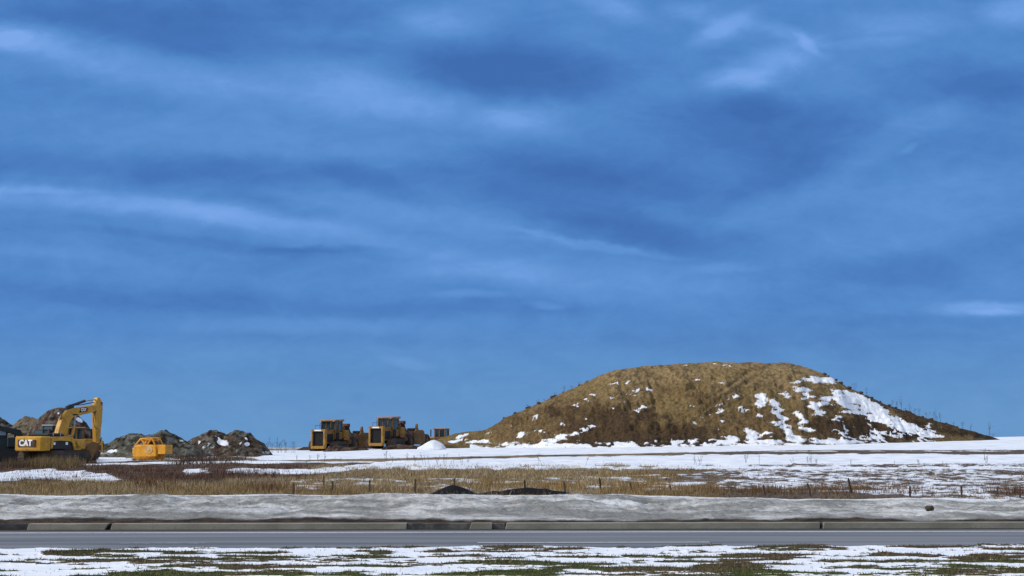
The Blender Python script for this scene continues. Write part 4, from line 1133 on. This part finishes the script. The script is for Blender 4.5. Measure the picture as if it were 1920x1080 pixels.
    for s in (-1, 1): q.prism([(-4.4, .7), (-4.4, 2.0), (-4.9, 2.05), (-5.9, 1.75), (-6.3, 1.1), (-6.2, .6), (-5.8, .7), (-5.5, 1.35), (-5.0, 1.4), (-4.8, .8)], s * .75 - .14, s * .75 + .14, .03)
    q.box(-6.4, -6.1, -.9, .9, .7, 1.6, .05); q.box(-4.9, -4.5, -1.1, 1.1, 1.6, 2.15, .05)
    q.build('rear_frame', M['mud_yellow'], root)
    q = MB(); q.box(-4.7, -3.6, -.5, .5, 2.05, 2.35, .05); q.build('rear_engine_cover', M['black'], root)
    return root
YS = 166.0
yw = math.atan2(-math.cos(R(18)), -math.sin(R(18)))
p = at(596, 845, YS - 5)
def place_scraper(pxg, ground_y, lab):
    f = Vector((math.cos(yw), math.sin(yw)))
    YG = YS - 6.0; g_ = at(pxg, 830, YG)
    ox = g_.x - f.x * 6.8; oy = YG - f.y * 6.8
    z = at(pxg, ground_y, YG).z
    return scraper((ox, oy, z), yw, lab)
place_scraper(596, 845.5, 'left of the two muddy yellow scrapers, standing lower, with rectangular radiator grille')
place_scraper(704.5, 840, 'right of the two muddy yellow scrapers, standing higher and nearer the big mound')

# orange pull-type roller
def roller(loc, yaw):
    root = empty('drum_roller', loc, yaw); tag(root, 'orange yellow drum roller lying before the twin-crested rubble heap', 'roller')
    q = MB(); q.prism([(-1.05, .15), (-1.2, .75), (-1.05, 1.15), (-.75, 1.32), (.75, 1.32), (1.0, 1.2), (1.15, .85), (1.1, .15)], -.9, .9, .12); q.build('drum_housing', M['orange'], root)
    q = MB(); q.cyl((-1.2, 0, .55), (1.25, 0, .55), .55, n=28)
    for i in range(14):
        a = 2 * math.pi * i / 14
        for x in np.linspace(-1.1, 1.15, 6):
            q.cyl((x, .55 * math.cos(a), .55 + .55 * math.sin(a)), (x, .66 * math.cos(a), .55 + .66 * math.sin(a)), .06, .04, n=6)
    q.build('drum', M['orange'], root)
    q = MB(); q.cyl((.35, -.93, .86), (.35, -.88, .86), .36, n=24); q.cyl((.35, -.97, .86), (.35, -.9, .86), .14, n=16); q.build('side_disc', paint('worn_orange', (.62, .40, .16), (.35, .14, .03), amount=.6), root)
    q = MB(); q.box(1.1, 1.85, -.8, .5, .45, 1.30, .03); q.build('ballast_box', M['orange'], root)
    q = MB()
    for y in (-.75, .7):
        for a, e in [((-.95, 1.25), (-.45, 1.85)), ((-.45, 1.85), (.05, 1.25)), ((.9, 1.2), (.55, 1.9)), ((-.45, 1.85), (.6, 1.9)), ((.55, 1.9), (.15, 1.28))]:
            q.cyl((a[0], y, a[1]), (e[0], y, e[1]), .065, n=8)
    for x, z in ((-.45, 1.85), (.57, 1.9)): q.cyl((x, -.8, z), (x, .75, z), .07, n=8)
    q.box(-.35, .5, -.55, .5, 1.62, 1.9, .03)
    q.build('frame', M['orange'], root)
    q = MB(); q.box(.0, .6, -.2, .35, 1.3, 1.62, .04); q.build('valve_box', M['rust'], root)
    q = MB(); q.cyl((-1.1, -.6, .3), (-2.1, 0, .12), .06, n=8); q.cyl((-1.1, .6, .3), (-2.1, 0, .12), .06, n=8); q.build('drawbar', M['mud_yellow'], root)
    return root
p = at(280, 858, 112)
rl = roller((p.x, 112, at(280, 861, 112).z), R(-12)); rl.scale = (.93, .93, .86)

# ------------------------------------------------------------------ light
EXPO = .95
K = 2 ** EXPO
w_ = bpy.data.worlds.new('World'); sc.world = w_; w_.use_nodes = True
nt = w_.node_tree; nt.nodes.clear()
out = node(nt, 'ShaderNodeOutputWorld'); bg = node(nt, 'ShaderNodeBackground')
L(nt, bg.outputs[0], out.inputs[0])
SUN_EL, SUN_AZ = R(30), R(248)      # azimuth clockwise from +Y: the pale sun stands behind and left of the camera
sky = node(nt, 'ShaderNodeTexSky'); sky.sky_type = 'NISHITA'; sky.sun_disc = False
sky.sun_elevation = SUN_EL; sky.sun_rotation = SUN_AZ
tc = node(nt, 'ShaderNodeTexCoord'); sep = node(nt, 'ShaderNodeSeparateXYZ'); L(nt, tc.outputs['Generated'], sep.inputs[0])
ay = mathn(nt, 'MAXIMUM', mathn(nt, 'ABSOLUTE', sep.outputs[1]), .10)
U_ = mathn(nt, 'DIVIDE', sep.outputs[0], ay); V_ = mathn(nt, 'DIVIDE', sep.outputs[2], ay)
comb = node(nt, 'ShaderNodeCombineXYZ'); L(nt, U_, comb.inputs[0]); L(nt, V_, comb.inputs[1])
UV = comb.outputs[0]
def vmath(op, a, b_=None):
    n = node(nt, 'ShaderNodeVectorMath', operation=op)
    for i, v in enumerate((a, b_)):
        if v is None: continue
        if isinstance(v, tuple): n.inputs[i].default_value = v
        else: L(nt, v, n.inputs[i])
    return n.outputs[0]
def smap(scale, rot=0, loc=(0, 0, 0)):
    mp = node(nt, 'ShaderNodeMapping'); mp.inputs['Scale'].default_value = scale; mp.inputs['Rotation'].default_value = (0, 0, rot); mp.inputs['Location'].default_value = loc
    L(nt, UV, mp.inputs['Vector']); return mp.outputs[0]
wn = noise(nt, 1.0, 6, smap((11, 22, 1)), .6)
warp = vmath('MULTIPLY', vmath('SUBTRACT', wn.outputs['Color'], (.5, .5, .5)), (.055, .020, 0))
UVW = vmath('ADD', UV, warp)
def uvp(px_, py_):
    q = at(px_, py_, 1.0); return q.x, q.z - CZ
def cloud(cx, cy, rx, ry, ang, amp, pw=2.0):
    u, v = uvp(cx, cy)
    mp = node(nt, 'ShaderNodeMapping'); mp.vector_type = 'TEXTURE'
    mp.inputs['Location'].default_value = (u, v, 0); mp.inputs['Rotation'].default_value = (0, 0, R(-ang))
    mp.inputs['Scale'].default_value = (rx / F, ry / F, 1)
    L(nt, UVW, mp.inputs['Vector'])
    g_ = node(nt, 'ShaderNodeTexGradient'); g_.gradient_type = 'SPHERICAL'; L(nt, mp.outputs[0], g_.inputs[0])
    return maprange(nt, g_.outputs['Fac'], 0, .85, 0, amp * 1.15)
CL = [ # px, py, rx, ry, angle (down to the right), brightness
 (10, 70, 180, 42, 8, .38), (30, 72, 60, 20, 0, .35), (260, 130, 420, 70, 14, .26), (600, 160, 320, 80, 14, .26), (860, 210, 260, 60, 12, .20), (985, 215, 130, 60, 0, .20),
 (240, 50, 420, 90, 8, -.26), (560, 20, 380, 60, 0, -.12), (450, 120, 200, 50, 10, -.10), (980, 140, 300, 90, 6, -.36), (860, 120, 200, 50, 0, -.12), (830, 40, 150, 45, 0, .22), (640, 95, 150, 40, 0, -.10),
 (1150, 15, 120, 40, 20, .28), (1350, 52, 120, 40, -20, .36), (1290, 22, 80, 28, 0, .2), (1480, 60, 120, 28, 10, .24), (1430, 125, 200, 50, -18, .32), (1380, 150, 130, 30, 0, .2), (1520, 75, 60, 20, 40, .18),
 (1690, 45, 180, 45, 0, .24), (1890, 25, 90, 50, -20, .30), (1650, 80, 120, 18, 0, .16), (1800, 150, 260, 70, 0, -.18), (1880, 175, 150, 60, 0, -.14), (1450, 250, 330, 120, 5, -.30), (1420, 200, 110, 40, 0, -.14), (1480, 330, 160, 60, -15, -.16),
 (1180, 330, 380, 70, 8, -.26), (960, 330, 380, 60, 6, -.16), (1080, 400, 330, 60, 8, -.14), (1230, 440, 300, 46, 8, -.20), (1640, 280, 420, 50, -28, .16), (1725, 278, 40, 12, -20, .16), (1600, 250, 200, 40, -20, .08),
 (650, 270, 420, 80, 4, .10), (250, 240, 420, 90, 4, .06), (350, 315, 640, 46, 2, -.18), (690, 335, 190, 40, 20, -.16), (180, 170, 200, 50, 4, -.06),
 (220, 380, 620, 34, 5, .26), (560, 425, 420, 34, 8, .24), (60, 352, 220, 12, 2, .12), (780, 400, 320, 50, 10, .16), (420, 455, 460, 18, 5, -.13), (620, 463, 180, 11, 2, -.14), (140, 480, 300, 20, 8, .10),
 (1130, 462, 230, 11, 6, .20), (1010, 440, 110, 10, 12, .16), (1100, 520, 460, 64, 6, .20), (870, 500, 300, 50, 5, .14), (1500, 540, 300, 24, 3, .08), (1360, 500, 100, 16, 0, .16), (1640, 520, 360, 60, -6, -.12),
 (350, 560, 620, 34, 3, -.12), (900, 578, 420, 26, 0, -.10), (880, 556, 120, 12, 0, .16), (1020, 572, 60, 12, 0, .2), (560, 610, 360, 24, 0, .12), (400, 660, 600, 30, 0, .06), (760, 684, 90, 16, 5, .20), (700, 640, 500, 20, 0, -.05),
 (1850, 580, 150, 20, -2, .34), (1870, 588, 70, 9, 0, .2), (1700, 605, 380, 16, 0, -.06), (1720, 430, 330, 50, -8, .10), (1780, 360, 300, 60, -14, .10), (1400, 640, 500, 40, 0, -.05),
]
acc = None
for q in CL:
    v_ = cloud(*q); acc = v_ if acc is None else mathn(nt, 'ADD', acc, v_)
nd1 = noise(nt, 1.0, 6, smap((5, 18, 1), R(-9)), .58, .6)
nd2 = noise(nt, 1.0, 6, smap((22, 50, 1), R(-5)), .62, .8)
val = mathn(nt, 'ADD', .43, acc)
val = mathn(nt, 'ADD', val, mathn(nt, 'MULTIPLY', mathn(nt, 'SUBTRACT', nd1.outputs[0], .5), .42))
nd3 = noise(nt, 1.0, 5, smap((40, 70, 1), R(-12)), .6, 1.2)
val = mathn(nt, 'ADD', val, mathn(nt, 'MULTIPLY', mathn(nt, 'SUBTRACT', nd3.outputs[0], .5), .16))
val = mathn(nt, 'ADD', val, mathn(nt, 'MULTIPLY', mathn(nt, 'SUBTRACT', nd2.outputs[0], .5), .34))
rmp = node(nt, 'ShaderNodeValToRGB'); L(nt, val, rmp.inputs[0])
cr = rmp.color_ramp
def lin(c): return tuple(((x / 255 + .055) / 1.055) ** 2.4 if x > 10 else x / 255 / 12.92 for x in c) + (1,)
cr.elements[0].position = 0; cr.elements[0].color = lin((62, 108, 176))
cr.elements[1].position = 1; cr.elements[1].color = lin((124, 167, 233))
for p_, c_ in ((.22, (70, 120, 188)), (.42, (80, 134, 200)), (.64, (94, 146, 211)), (.82, (110, 159, 225))):
    e = cr.elements.new(p_); e.color = lin(c_)
# near the horizon the air evens out and turns greyer
hz = maprange(nt, V_, 0.0, .11)
hcol = node(nt, 'ShaderNodeValToRGB'); L(nt, val, hcol.inputs[0])
hcol.color_ramp.elements[0].color = lin((88, 140, 192)); hcol.color_ramp.elements[1].color = lin((120, 168, 214))
skyc = mix(nt, mathn(nt, 'MULTIPLY', mathn(nt, 'SUBTRACT', 1.0, hz), .85), rmp.outputs[0], hcol.outputs[0])
# the cloud sheet is far brighter overhead and behind the camera
up = maprange(nt, sep.outputs[2], .36, .75)
hi = mix(nt, maprange(nt, nd1.outputs[0], .3, .7), (.58, .69, .90), (1.06, 1.12, 1.24))
skyc = mix(nt, up, skyc, hi)
behind = mathn(nt, 'MULTIPLY', maprange(nt, sep.outputs[1], .1, -.6), .55)
skyc = mix(nt, behind, skyc, (.45, .52, .66))
tot = vmath('ADD', vmath('MULTIPLY', skyc, (1 / K * .98,) * 3), vmath('MULTIPLY', sky.outputs[0], (.0012,) * 3))
L(nt, tot, bg.inputs['Color']); bg.inputs['Strength'].default_value = 1.0
sd_ = bpy.data.lights.new('sun', 'SUN'); sd_.energy = 1.5; sd_.angle = R(14); sd_.color = (1.0, .93, .84)
so = bpy.data.objects.new('sun', sd_); COL.objects.link(so)
dirv = Vector((math.sin(SUN_AZ) * math.cos(SUN_EL), math.cos(SUN_AZ) * math.cos(SUN_EL), math.sin(SUN_EL)))
so.rotation_euler = dirv.to_track_quat('Z', 'Y').to_euler()
so.location = (0, -20, 50)
sc.view_settings.view_transform = 'Standard'; sc.view_settings.look = 'None'
sc.view_settings.gamma = 1; sc.view_settings.use_curve_mapping = False
sc.view_settings.exposure = EXPO
